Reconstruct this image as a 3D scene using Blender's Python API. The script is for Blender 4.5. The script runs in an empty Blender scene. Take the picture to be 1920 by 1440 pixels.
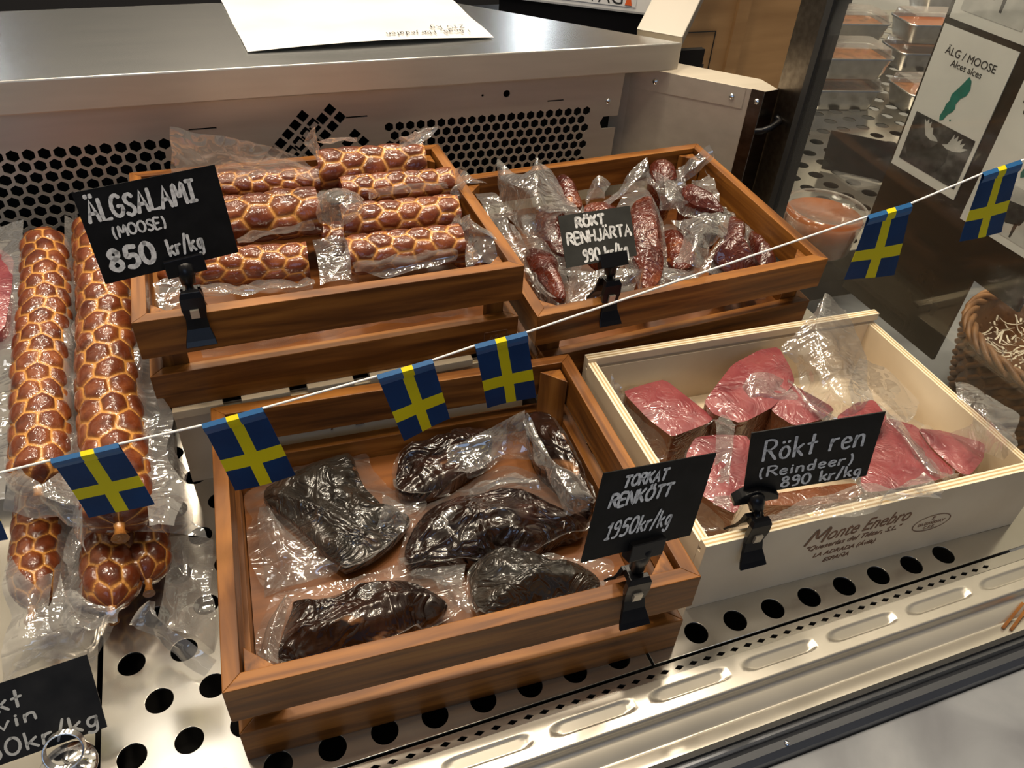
import bpy, bmesh, math, random
import numpy as np
from mathutils import Vector, Matrix, noise
random.seed(7)
SC = bpy.context.scene
COL = SC.collection
R = math.radians

# ------------------------------------------------------------------ camera, world, lights, exposure
cam_d = bpy.data.cameras.new('camera'); cam = bpy.data.objects.new('camera', cam_d); COL.objects.link(cam)
cam_d.sensor_width = 36.0; cam_d.lens = 36.0 * 1479.3 / 1920; cam_d.clip_start = 0.01
cam.matrix_world = (Matrix.Translation((0.173, -0.5126, 0.5459)) @ Matrix.Rotation(-0.4001, 4, 'Z')
                    @ Matrix.Rotation(0.8801, 4, 'X') @ Matrix.Rotation(0.0742, 4, 'Z'))
SC.camera = cam
SC.view_settings.view_transform = 'Standard'; SC.view_settings.look = 'None'
SC.view_settings.gamma = 1.0; SC.view_settings.use_curve_mapping = False
SC.view_settings.exposure = 0.2
W = bpy.data.worlds.new('world'); SC.world = W; W.use_nodes = True
wn = W.node_tree; bgn = wn.nodes['Background']
geo = wn.nodes.new('ShaderNodeTexCoord'); dot = wn.nodes.new('ShaderNodeVectorMath'); dot.operation = 'DOT_PRODUCT'
dot.inputs[1].default_value = (0.10, 0.62, 0.52)   # the shop is brightest above and beyond the case, dim and cool behind the customer
mrw = wn.nodes.new('ShaderNodeMapRange'); rampw = wn.nodes.new('ShaderNodeValToRGB')
wn.links.new(geo.outputs['Generated'], dot.inputs[0]); wn.links.new(dot.outputs['Value'], mrw.inputs[0])
mrw.inputs[1].default_value = -0.6; mrw.inputs[2].default_value = 0.8
wn.links.new(mrw.outputs[0], rampw.inputs[0]); wn.links.new(rampw.outputs[0], bgn.inputs[0])
e = rampw.color_ramp.elements
e[0].color = (0.055, 0.066, 0.095, 1); e[0].position = 0.22
e[1].color = (0.64, 0.54, 0.39, 1); e[1].position = 0.90
e2_ = e.new(0.55); e2_.color = (0.25, 0.22, 0.18, 1)
bgn.inputs[1].default_value = 0.85
def area(name, loc, target, sx, sy, power, col):
    l = bpy.data.lights.new(name, 'AREA'); l.shape = 'RECTANGLE'; l.size = sx; l.size_y = sy; l.energy = power; l.color = col
    o = bpy.data.objects.new(name, l); COL.objects.link(o); o.location = loc
    o.rotation_euler = (Vector(target) - Vector(loc)).to_track_quat('-Z', 'Y').to_euler(); return o
warm = (1.0, 0.85, 0.66)
for lx, ly, lz, pw in ((-0.15, 0.30, 1.75, 8.0), (0.45, 0.36, 1.75, 8.0), (0.95, 0.28, 1.75, 8.0), (0.15, -0.15, 1.80, 4.0), (-0.60, 0.10, 1.60, 3.5), (0.30, 0.85, 1.75, 3.5), (1.15, 0.75, 1.75, 3.5), (0.62, -0.22, 1.80, 3.0), (-0.10, 1.75, 1.62, 5.0), (0.30, 2.30, 1.75, 6.0), (0.80, 1.90, 1.66, 5.0), (1.45, 1.60, 1.70, 4.0), (-0.75, 2.20, 1.75, 4.0), (0.35, 1.30, 1.72, 3.0)):
    area('overhead_and_sparkle_lamp', (lx, ly, lz), (0.35 + 0.3 * lx, 0.05, 0.0), 0.15, 0.15, pw, warm)  # warm overhead spots; later entries are added, unseen, for sparkle on film and salami
area('wall_lamp', (-0.72, 3.0, 0.98), (0.0, 0.4, 0.26), 0.10, 0.30, 2.2, (0.86, 0.93, 1.0))
area('wall_lamp', (1.62, 3.0, 1.02), (0.45, 0.45, 0.26), 0.10, 0.20, 1.2, (0.86, 0.93, 1.0))
area('ceiling_panel', (-0.21, 0.80, 1.9), (-0.1, 0.0, 0.0), 0.26, 0.28, 0.62, (1.0, 0.97, 0.92))
area('hall_window', (-0.4, -2.6, 1.7), (0.4, 0.0, 0.1), 1.6, 1.0, 7.0, (0.46, 0.66, 1.0))

# ------------------------------------------------------------------ materials
def mat(name, base=(.5, .5, .5), rough=.5, metal=0.0, coat=0.0, spec=.5, trans=0.0):
    m = bpy.data.materials.new(name); m.use_nodes = True
    b = m.node_tree.nodes['Principled BSDF']
    b.inputs['Base Color'].default_value = (*base, 1); b.inputs['Roughness'].default_value = rough
    b.inputs['Metallic'].default_value = metal; b.inputs['Coat Weight'].default_value = coat
    b.inputs['Coat Roughness'].default_value = .035
    b.inputs['Specular IOR Level'].default_value = spec; b.inputs['Transmission Weight'].default_value = trans
    return m
def N(m, t, **k):
    n = m.node_tree.nodes.new('ShaderNode' + t)
    for a, v in k.items():
        if a.startswith('i_'):
            n.inputs[a[2:].replace('_', ' ')].default_value = v
        else: setattr(n, a, v)
    return n
def L(m, a, ao, b, bi): m.node_tree.links.new(a.outputs[ao], b.inputs[bi])
def P(m): return m.node_tree.nodes['Principled BSDF']
def ramp(m, src, so, stops, dst=None, di='Base Color'):
    r = N(m, 'ValToRGB'); e = r.color_ramp.elements
    while len(e) < len(stops): e.new(.5)
    for q, (p, c) in zip(e, stops): q.position = p; q.color = (*c, 1) if len(c) == 3 else c
    L(m, src, so, r, 0)
    if dst: L(m, r, 0, dst, di)
    return r
def coords(m, scale, kind='Object', rnd=True):
    tc = N(m, 'TexCoord'); mp = N(m, 'Mapping'); mp.inputs['Scale'].default_value = scale
    L(m, tc, kind, mp, 'Vector')
    if rnd:
        oi = N(m, 'ObjectInfo'); mu = N(m, 'Math', operation='MULTIPLY'); mu.inputs[1].default_value = 37.0
        L(m, oi, 'Random', mu, 0); cx = N(m, 'CombineXYZ'); L(m, mu, 0, cx, 0); L(m, mu, 0, cx, 1); L(m, mu, 0, cx, 2)
        L(m, cx, 0, mp, 'Location')
    return mp
def bump(m, src, so, strength, dist, to=None, prev=None):
    b = N(m, 'Bump'); b.inputs['Strength'].default_value = strength; b.inputs['Distance'].default_value = dist
    L(m, src, so, b, 'Height')
    if prev: L(m, prev, 0, b, 'Normal')
    L(m, b, 0, to or P(m), 'Normal'); return b
def noisy(name, scale, stops, rough=.5, nscale=1.0, detail=6, bumps=0.0, dist=.001, metal=0.0, coat=0.0, spec=.5, rough_rng=None, distort=0.0):
    m = mat(name, rough=rough, metal=metal, coat=coat, spec=spec); mp = coords(m, scale)
    n = N(m, 'TexNoise'); n.inputs['Scale'].default_value = nscale; n.inputs['Detail'].default_value = detail
    n.inputs['Distortion'].default_value = distort
    L(m, mp, 0, n, 'Vector'); ramp(m, n, 0, stops, P(m))
    if bumps: bump(m, n, 0, bumps, dist)
    if rough_rng:
        mr = N(m, 'MapRange'); mr.inputs[1].default_value = .3; mr.inputs[2].default_value = .7
        mr.inputs[3].default_value = rough_rng[0]; mr.inputs[4].default_value = rough_rng[1]
        L(m, n, 0, mr, 0); L(m, mr, 0, P(m), 'Roughness')
    return m
M = {}
M['acacia'] = noisy('acacia_wood', (4, 46, 60), [(.25, (.055, .018, .0035)), (.45, (.145, .050, .0085)), (.6, (.255, .096, .016)), (.8, (.38, .160, .031))], rough=.42, nscale=1.6, detail=8, bumps=.12, dist=.0006, distort=.6, spec=.3)
M['acacia_dark'] = noisy('acacia_floor_wood', (4, 40, 40), [(.3, (.11, .034, .006)), (.7, (.25, .085, .016))], rough=.4, nscale=1.5, detail=8, bumps=.1, dist=.0005, distort=.6)
M['pine'] = noisy('pale_plywood', (5, 40, 5), [(.3, (.62, .50, .34)), (.5, (.70, .58, .41)), (.75, (.76, .65, .48))], rough=.55, nscale=2, detail=6, bumps=.05, dist=.0004)
m = M['ply'] = mat('plywood_edge', rough=.6); mp = coords(m, (1, 1, 1), rnd=False)
sx = N(m, 'SeparateXYZ'); L(m, mp, 0, sx, 0)
mu = N(m, 'Math', operation='MULTIPLY'); mu.inputs[1].default_value = 2 * math.pi / .0036; L(m, sx, 1, mu, 0)
sn = N(m, 'Math', operation='SINE'); L(m, mu, 0, sn, 0)
mp2 = coords(m, (6, 300, 300)); nz = N(m, 'TexNoise'); L(m, mp2, 0, nz, 'Vector'); nz.inputs['Scale'].default_value = 1
ad = N(m, 'Math', operation='ADD'); L(m, sn, 0, ad, 0); L(m, nz, 0, ad, 1)
ramp(m, ad, 0, [(0, (.52, .36, .18)), (.35, (.70, .55, .34)), (.7, (.86, .76, .56))], P(m))
M['steel'] = noisy('brushed_steel', (5, 40, 40), [(.3, (.63, .575, .475)), (.7, (.69, .63, .525))], rough=.45, nscale=2, detail=4, metal=.72)
M['steel_top'] = noisy('brushed_steel_top', (5, 30, 30), [(.3, (.50, .515, .515)), (.7, (.56, .57, .565))], rough=.27, nscale=2, detail=4, metal=1)  # worktop's upper face: cool grey tint stands in for the dark background reflected
M['deck'] = noisy('worn_steel', (10, 10, 10), [(.3, (.55, .52, .46)), (.7, (.63, .60, .54))], rough=.3, nscale=1.5, detail=9, bumps=.03, dist=.0005, metal=.9, rough_rng=(.13, .20))
M['ledge'] = noisy('satin_steel', (10, 30, 10), [(.3, (.66, .62, .54)), (.7, (.72, .68, .60))], rough=.3, nscale=1.5, detail=6, metal=.82)
M['rail'] = mat('blue_grey_rail', (.16, .17, .19), .3, .9)
M['strut'] = mat('grey_steel', (.26, .245, .22), .45, .9)
M['steel_dark'] = noisy('dark_anodised_steel', (3, 60, 60), [(.3, (.10, .085, .07)), (.7, (.17, .145, .12))], rough=.3, nscale=2, metal=1)
M['chrome'] = mat('chrome', (.82, .82, .82), .08, 1)
M['alu'] = noisy('aluminium_foil', (60, 60, 60), [(.3, (.66, .64, .60)), (.7, (.82, .80, .76))], rough=.28, bumps=.3, dist=.002, metal=1)
M['blackhole'] = mat('dark_interior', (.012, .011, .010), .8, spec=.2)
M['black'] = mat('black_plastic', (.005, .005, .006), .28, coat=.0, spec=.3)
M['rubber'] = mat('black_rubber', (.012, .012, .012), .6)
M['card'] = noisy('black_chalk_card', (60, 60, 60), [(.35, (.006, .006, .006)), (.75, (.013, .013, .013))], rough=.5, nscale=1, detail=7, spec=.15)
M['card_grey'] = noisy('grey_black_card', (60, 60, 60), [(.35, (.030, .030, .026)), (.75, (.045, .045, .040))], rough=.55, nscale=1, detail=7, spec=.3)
M['chalk'] = noisy('white_marker', (300, 300, 300), [(.3, (.50, .50, .49)), (.55, (.82, .82, .80))], rough=.6, nscale=1, detail=4)
M['chalk_grey'] = mat('grey_marker', (.30, .31, .31), .6)
M['blue'] = noisy('flag_blue_paper', (30, 30, 30), [(.3, (.002, .030, .105)), (.7, (.003, .044, .150))], rough=.45, nscale=1, spec=.18)
M['yellow'] = mat('flag_yellow_paper', (.74, .64, .008), .45, spec=.2)
M['blue_fold'] = mat('flag_blue_fold', (.010, .10, .27), .38)
M['string'] = mat('white_string', (.86, .83, .77), .7)
M['paper'] = noisy('white_paper', (14, 14, 14), [(.3, (.70, .70, .69)), (.7, (.80, .80, .79))], rough=.35, nscale=1, coat=.3)
M['ink'] = mat('black_ink', (.02, .02, .02), .5)
M['burn'] = noisy('burned_brown_print', (150, 150, 150), [(.3, (.13, .055, .022)), (.7, (.26, .13, .07))], rough=.6, nscale=2)
M['green'] = noisy('green_print', (90, 90, 90), [(.35, (.004, .13, .10)), (.7, (.012, .21, .17))], rough=.45, nscale=1)
M['marble'] = noisy('grey_marble', (7, 7, 7), [(.30, (.13, .135, .15)), (.5, (.20, .21, .225)), (.70, (.27, .28, .295))], rough=.3, nscale=1, detail=9, distort=1.2)
M['board'] = noisy('dark_brown_board', (8, 8, 8), [(.3, (.016, .011, .006)), (.7, (.028, .019, .010))], rough=.25, nscale=1)
M['cardboard'] = noisy('brown_cardboard', (6, 6, 40), [(.3, (.30, .17, .07)), (.7, (.42, .25, .11))], rough=.6, nscale=1)
M['wicker'] = noisy('brown_wicker', (60, 60, 60), [(.3, (.16, .065, .02)), (.7, (.36, .17, .06))], rough=.45, nscale=1)
M['shred'] = mat('cream_paper_shreds', (.78, .70, .54), .6)
M['sauce'] = noisy('orange_sauce', (20, 20, 20), [(.3, (.46, .10, .008)), (.7, (.62, .17, .018))], rough=.15, nscale=1)
M['terrine'] = noisy('brown_food', (50, 50, 50), [(.3, (.16, .06, .02)), (.55, (.40, .16, .05)), (.75, (.25, .04, .02))], rough=.4, nscale=1)
M['white'] = mat('white_enamel', (.80, .80, .78), .3)
M['wall'] = mat('dark_wall_paint', (.035, .033, .032), .7)
M['floor'] = mat('grey_floor', (.10, .10, .10), .6)
M['orange'] = mat('orange_print', (.75, .12, .02), .5)
M['photo_dark'] = noisy('grey_photo_print', (70, 70, 70), [(.3, (.008, .008, .008)), (.5, (.045, .045, .045)), (.8, (.16, .16, .16))], rough=.4, nscale=1, detail=8)
M['photo_body'] = noisy('grey_photo_print_body', (120, 120, 120), [(.3, (.012, .012, .012)), (.7, (.055, .055, .055))], rough=.4, nscale=1, detail=8)
M['photo_light'] = noisy('grey_photo_print_light', (60, 60, 60), [(.3, (.42, .42, .42)), (.7, (.60, .60, .59))], rough=.4, nscale=1, detail=8)

# wrinkled, glossy vacuum-packed meats
def meat(name, stops, scale, rough=.18, stretch=(1, 1, 1), vein=None, wr=.6, wscale=70, dist=.0022, fine=.25, coat=.7):
    m = mat(name, rough=rough, coat=coat, spec=.5); mp = coords(m, tuple(scale * s for s in stretch))
    n = N(m, 'TexNoise'); n.inputs['Scale'].default_value = 1; n.inputs['Detail'].default_value = 7; n.inputs['Distortion'].default_value = .8
    L(m, mp, 0, n, 'Vector'); r = ramp(m, n, 0, stops, P(m))
    if vein:
        mpv = coords(m, (vein[0],) * 3); nv = N(m, 'TexNoise'); nv.inputs['Scale'].default_value = 1; nv.inputs['Detail'].default_value = 4; nv.inputs['Distortion'].default_value = 1.5
        L(m, mpv, 0, nv, 'Vector'); rv = ramp(m, nv, 0, [(vein[1], (0, 0, 0)), (vein[1] + .05, (1, 1, 1))])
        mx = N(m, 'Mix', data_type='RGBA'); L(m, rv, 0, mx, 0); L(m, r, 0, mx, 6); mx.inputs[7].default_value = (*vein[2], 1)
        L(m, mx, 2, P(m), 'Base Color')
    mpw = coords(m, (wscale * stretch[0], wscale * stretch[1], wscale * stretch[2]))
    w1 = N(m, 'TexNoise'); w1.inputs['Scale'].default_value = 1; w1.inputs['Detail'].default_value = 2; w1.inputs['Distortion'].default_value = 2.2
    L(m, mpw, 0, w1, 'Vector')
    sb = N(m, 'Math', operation='SUBTRACT'); sb.inputs[1].default_value = .5; L(m, w1, 0, sb, 0)
    ab = N(m, 'Math', operation='ABSOLUTE'); L(m, sb, 0, ab, 0)
    b1 = bump(m, ab, 0, wr, dist)
    mpf = coords(m, (wscale * 4,) * 3); w2 = N(m, 'TexNoise'); w2.inputs['Scale'].default_value = 1; w2.inputs['Detail'].default_value = 3
    L(m, mpf, 0, w2, 'Vector'); b2 = bump(m, w2, 0, fine, .0008, prev=b1)
    L(m, b2, 0, P(m), 'Coat Normal')
    return m
M['dried'] = meat('dried_dark_meat', [(.3, (.008, .004, .003)), (.55, (.020, .009, .006)), (.75, (.040, .015, .010))], 30, .2, (1, 1, 1), (14, .69, (.30, .14, .06)), wr=1.0, wscale=22, dist=.012, fine=.12)
M['dried_grey'] = meat('dried_blackish_meat', [(.3, (.012, .011, .010)), (.55, (.028, .024, .020)), (.78, (.07, .042, .028))], 34, .24, (1, 1, 1), (16, .68, (.30, .15, .08)), wr=1.0, wscale=34, dist=.009, fine=.4)
M['heart'] = meat('smoked_heart_meat', [(.3, (.045, .007, .004)), (.55, (.11, .019, .008)), (.78, (.26, .072, .020))], 26, .16, (1, 1, 1), (13, .66, (.46, .17, .05)), wr=.9, wscale=55, dist=.005)
M['heart_dark'] = meat('dark_smoked_heart_meat', [(.3, (.035, .006, .004)), (.55, (.075, .013, .007)), (.8, (.14, .03, .014))], 26, .16, wr=.8, wscale=50, dist=.005)
M['pink'] = meat('pink_cut_meat', [(.28, (.13, .022, .028)), (.5, (.225, .046, .052)), (.75, (.31, .085, .082))], 22, .3, (1, 1, 1), (26, .69, (.52, .20, .18)), wr=.5, wscale=40, dist=.004, fine=.08, coat=.9)
M['skin'] = meat('smoked_brown_rind', [(.3, (.085, .026, .010)), (.6, (.17, .055, .020)), (.8, (.28, .10, .035))], 20, .2, wr=.5, wscale=50, dist=.003, fine=.2)
M['salami_cut'] = meat('salami_cut_face', [(.3, (.14, .018, .012)), (.6, (.26, .045, .03)), (.8, (.42, .16, .11))], 90, .2, wr=.2)
M['tie'] = meat('salami_tied_end', [(.3, (.16, .05, .012)), (.7, (.50, .22, .05))], 60, .25, wr=.6)
m = M['salami'] = mat('netted_salami', rough=.42, coat=1.0, spec=.15)
at = N(m, 'Attribute', attribute_name='net'); mp = coords(m, (55, 55, 55)); n1 = N(m, 'TexNoise'); n1.inputs['Scale'].default_value = 1; n1.inputs['Detail'].default_value = 6
L(m, mp, 0, n1, 'Vector')
rc = ramp(m, n1, 0, [(.3, (.070, .013, .004)), (.55, (.155, .035, .010)), (.78, (.28, .085, .024))])
rn = ramp(m, at, 'Fac', [(.0, (0, 0, 0)), (.07, (0, 0, 0)), (.18, (.85, .85, .85)), (.42, (1, 1, 1))])
mx = N(m, 'Mix', data_type='RGBA'); L(m, rn, 0, mx, 0); mx.inputs[6].default_value = (.60, .28, .065, 1); L(m, rc, 0, mx, 7); L(m, mx, 2, P(m), 'Base Color')
mpw = coords(m, (110, 110, 110)); w1 = N(m, 'TexNoise'); w1.inputs['Scale'].default_value = 1; w1.inputs['Distortion'].default_value = 2; w1.inputs['Detail'].default_value = 3
L(m, mpw, 0, w1, 'Vector'); b1 = bump(m, w1, 0, .35, .0014); L(m, b1, 0, P(m), 'Coat Normal')

# clear film
def film(name, haze, tint=(.97, .97, .97), wscale=45, wr=.5, dist=.004, hz=(.80, .79, .77), gloss=.10):
    m = bpy.data.materials.new(name); m.use_nodes = True; nt = m.node_tree; nt.nodes.remove(P(m)); out = nt.nodes['Material Output']
    mp = coords(m, (wscale * .55, wscale * 2.2, wscale * .9)); n = N(m, 'TexNoise'); n.inputs['Scale'].default_value = 1; n.inputs['Detail'].default_value = 2; n.inputs['Distortion'].default_value = 1.5
    L(m, mp, 0, n, 'Vector'); sb = N(m, 'Math', operation='SUBTRACT'); sb.inputs[1].default_value = .5; L(m, n, 0, sb, 0); ab = N(m, 'Math', operation='ABSOLUTE'); L(m, sb, 0, ab, 0)
    b = N(m, 'Bump'); b.inputs['Strength'].default_value = wr; b.inputs['Distance'].default_value = dist; L(m, ab, 0, b, 'Height')
    lw = N(m, 'LayerWeight'); lw.inputs['Blend'].default_value = .5; L(m, b, 0, lw, 'Normal')
    pw = N(m, 'Math', operation='POWER'); pw.inputs[1].default_value = 2.6; L(m, lw, 'Facing', pw, 0)
    ma = N(m, 'Math', operation='MULTIPLY_ADD'); ma.inputs[1].default_value = .6; ma.inputs[2].default_value = gloss + haze * .25; L(m, pw, 0, ma, 0)
    hzf = N(m, 'Math', operation='MULTIPLY_ADD'); hzf.inputs[1].default_value = .45; hzf.inputs[2].default_value = haze; L(m, pw, 0, hzf, 0)
    tr = N(m, 'BsdfTransparent'); tr.inputs[0].default_value = (*tint, 1)
    df = N(m, 'BsdfDiffuse'); df.inputs[0].default_value = (*hz, 1); L(m, b, 0, df, 'Normal')
    tl = N(m, 'BsdfTranslucent'); tl.inputs[0].default_value = (*hz, 1); L(m, b, 0, tl, 'Normal')
    m0 = N(m, 'MixShader'); m0.inputs[0].default_value = .5; L(m, df, 0, m0, 1); L(m, tl, 0, m0, 2)
    gl = N(m, 'BsdfGlossy'); gl.inputs['Roughness'].default_value = .06; L(m, b, 0, gl, 'Normal')
    m1 = N(m, 'MixShader'); L(m, hzf, 0, m1, 0); L(m, tr, 0, m1, 1); L(m, m0, 0, m1, 2)
    m2 = N(m, 'MixShader'); L(m, ma, 0, m2, 0); L(m, m1, 0, m2, 1); L(m, gl, 0, m2, 2)
    L(m, m2, 0, out, 0); return m
M['film'] = film('clear_vacuum_film', .055, wscale=15, wr=.55, dist=.010)
M['film_white'] = film('crumpled_vacuum_film', .13, wscale=15, wr=.55, dist=.010, gloss=.20)
M['film_milky'] = film('milky_vacuum_film', .25, wscale=14, wr=.5, dist=.010, gloss=.15)
M['glass'] = film('case_glass', .0, (.96, .97, .95), wr=0.0, hz=(.7, .7, .66), gloss=.03)
M['lid'] = film('clear_tray_lid', .02, wr=.2, gloss=.05)

# ------------------------------------------------------------------ mesh helpers
WM = {}
def thing(name, label, cat, loc=(0, 0, 0), group=None, rot=None):
    o = bpy.data.objects.new(name, None); COL.objects.link(o); o.empty_display_size = .02
    mtx = Matrix.Translation(loc) @ (rot.to_4x4() if rot else Matrix.Identity(4))
    o.matrix_world = mtx; WM[o] = mtx; o['label'] = label; o['category'] = cat
    if group: o['group'] = group
    return o
def tag(o, label, cat, group=None):
    o['label'] = label; o['category'] = cat
    if group: o['group'] = group
    return o
def struct(o): o['kind'] = 'structure'; return o
class MB:
    def __init__(s): s.v = []; s.f = []; s.m = []; s.sm = []; s.at = None
    def add(s, vs, fs, mi=0, smooth=False):
        k = len(s.v); s.v += [tuple(q) for q in vs]
        for f in fs: s.f.append(tuple(i + k for i in f)); s.m.append(mi); s.sm.append(smooth)
        return s
    def box(s, x0, x1, y0, y1, z0, z1, mi=0):
        return s.add([(x0, y0, z0), (x1, y0, z0), (x1, y1, z0), (x0, y1, z0), (x0, y0, z1), (x1, y0, z1), (x1, y1, z1), (x0, y1, z1)],
                     [(3, 2, 1, 0), (4, 5, 6, 7), (0, 1, 5, 4), (1, 2, 6, 5), (2, 3, 7, 6), (3, 0, 4, 7)], mi)
    def prism(s, poly, z0, z1, mi=0, ax='z'):
        n = len(poly); f = {'z': lambda a, b, c: (a, b, c), 'y': lambda a, b, c: (a, c, b), 'x': lambda a, b, c: (c, a, b)}[ax]
        vs = [f(a, b, z0) for a, b in poly] + [f(a, b, z1) for a, b in poly]
        return s.add(vs, [tuple(range(n))[::-1], tuple(range(n, 2 * n))] + [(i, (i + 1) % n, n + (i + 1) % n, n + i) for i in range(n)], mi)
    def tube(s, pts, r, n=8, mi=0, closed=False, cap=True):
        pts = [Vector(q) for q in pts]; k = len(pts); rs = r if isinstance(r, (list, tuple)) else [r] * k; vs = []; up = Vector((0, 0, 1))
        for i, q in enumerate(pts):
            a = pts[(i - 1) % k] if (closed or i > 0) else q; b = pts[(i + 1) % k] if (closed or i < k - 1) else q
            d = (b - a).normalized(); u = d.cross(up)
            if u.length < .05: u = d.cross(Vector((1, 0, 0)))
            u.normalize(); w = u.cross(d)
            for j in range(n):
                t = 2 * math.pi * j / n; vs.append(q + (u * math.cos(t) + w * math.sin(t)) * rs[i])
        fs = []
        for i in range(k if closed else k - 1):
            for j in range(n):
                a = i * n + j; b = i * n + (j + 1) % n; c = ((i + 1) % k) * n + (j + 1) % n; d = ((i + 1) % k) * n + j; fs.append((a, b, c, d))
        s.add(vs, fs, mi, True)
        if cap and not closed: s.f += [tuple(range(len(s.v) - k * n, len(s.v) - k * n + n)), tuple(range(len(s.v) - n, len(s.v)))[::-1]]; s.m += [mi, mi]; s.sm += [False, False]
        return s
    def lathe(s, prof, n=40, mi=0, c=(0, 0, 0), smooth=True):
        vs = []; k = len(prof)
        for (r, z) in prof:
            for j in range(n): t = 2 * math.pi * j / n; vs.append((c[0] + r * math.cos(t), c[1] + r * math.sin(t), c[2] + z))
        fs = [(i * n + j, i * n + (j + 1) % n, (i + 1) * n + (j + 1) % n, (i + 1) * n + j) for i in range(k - 1) for j in range(n)]
        return s.add(vs, fs, mi, smooth)
    def grid(s, rows, mi=0, smooth=True, wrap=False):
        nr = len(rows); nc = len(rows[0]); vs = [q for r in rows for q in r]; fs = []
        for i in range(nr - 1):
            for j in range(nc if wrap else nc - 1): fs.append((i * nc + j, i * nc + (j + 1) % nc, (i + 1) * nc + (j + 1) % nc, (i + 1) * nc + j))
        return s.add(vs, fs, mi, smooth)
    def build(s, name, mats, parent=None, Mx=None, bevel=0.0, local=False):
        """verts are world coordinates unless local=True (then they are in the frame Mx)"""
        if not isinstance(mats, (list, tuple)): mats = [mats]
        if Mx is None:
            a = np.array(s.v); c = (a.min(0) + a.max(0)) / 2; c[2] = a[:, 2].min(); Mx = Matrix.Translation(c)
        if not local:
            inv = Mx.inverted(); vs = [inv @ Vector(q) for q in s.v]
        else: vs = s.v
        me = bpy.data.meshes.new(name); me.from_pydata([tuple(q) for q in vs], [], s.f)
        for q in mats: me.materials.append(M[q])
        me.polygons.foreach_set('material_index', s.m); me.polygons.foreach_set('use_smooth', s.sm)
        if s.at is not None:
            a = me.attributes.new('net', 'FLOAT', 'POINT'); a.data.foreach_set('value', s.at)
        if bevel:
            bm = bmesh.new(); bm.from_mesh(me); bmesh.ops.recalc_face_normals(bm, faces=bm.faces)
            bmesh.ops.bevel(bm, geom=[e for e in bm.edges if e.is_manifold and e.calc_face_angle(0) > .5], offset=bevel, segments=2, affect='EDGES', profile=.6); bm.to_mesh(me); bm.free()
        me.update(); return put(name, me, parent, Mx)
def put(name, me, parent, Mx):
    o = bpy.data.objects.new(name, me); COL.objects.link(o); WM[o] = Mx
    if parent: o.parent = parent; o.matrix_local = WM[parent].inverted() @ Mx
    else: o.matrix_world = Mx
    return o
def from_curve(name, curve, matname, parent, Mx):
    t = bpy.data.objects.new('tmp', curve); COL.objects.link(t); bpy.context.view_layer.update()
    me = bpy.data.meshes.new_from_object(t.evaluated_get(bpy.context.evaluated_depsgraph_get())); me.name = name
    bpy.data.objects.remove(t); bpy.data.curves.remove(curve); me.materials.clear(); me.materials.append(M[matname]); return put(name, me, parent, Mx)
def perforated(name, outer, holes, thick, matname, parent, Mx, bev=0.0):
    c = bpy.data.curves.new(name, 'CURVE'); c.dimensions = '2D'; c.fill_mode = 'BOTH'; c.extrude = thick / 2; c.bevel_depth = bev
    for poly in [outer] + holes:
        sp = c.splines.new('POLY'); sp.points.add(len(poly) - 1); sp.use_cyclic_u = True
        for q, (a, b) in zip(sp.points, poly): q.co = (a, b, 0, 1)
    return from_curve(name, c, matname, parent, Mx)
def ngon(cx, cy, r, n, a0=0.0): return [(cx + r * math.cos(a0 + 2 * math.pi * i / n), cy + r * math.sin(a0 + 2 * math.pi * i / n)) for i in range(n)]
def text(body, size, matname, parent, Mx, align='CENTER', shear=0.0, name='lettering', ext=.0001, space=1.0):
    c = bpy.data.curves.new(name, 'FONT'); c.body = body; c.size = size; c.align_x = align; c.shear = shear; c.extrude = ext; c.space_character = space
    return from_curve(name, c, matname, parent, Mx)
def frame(o, x, y, z=None):
    x = Vector(x).normalized(); y = Vector(y).normalized(); z = x.cross(y)
    m = Matrix((x, y, z)).transposed().to_4x4(); m.translation = Vector(o); return m
def nz(p, s=1.0): return noise.noise(Vector(p) * s)
def ridge(p, s): return 1 - 2 * abs(noise.noise(Vector(p) * s))

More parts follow.
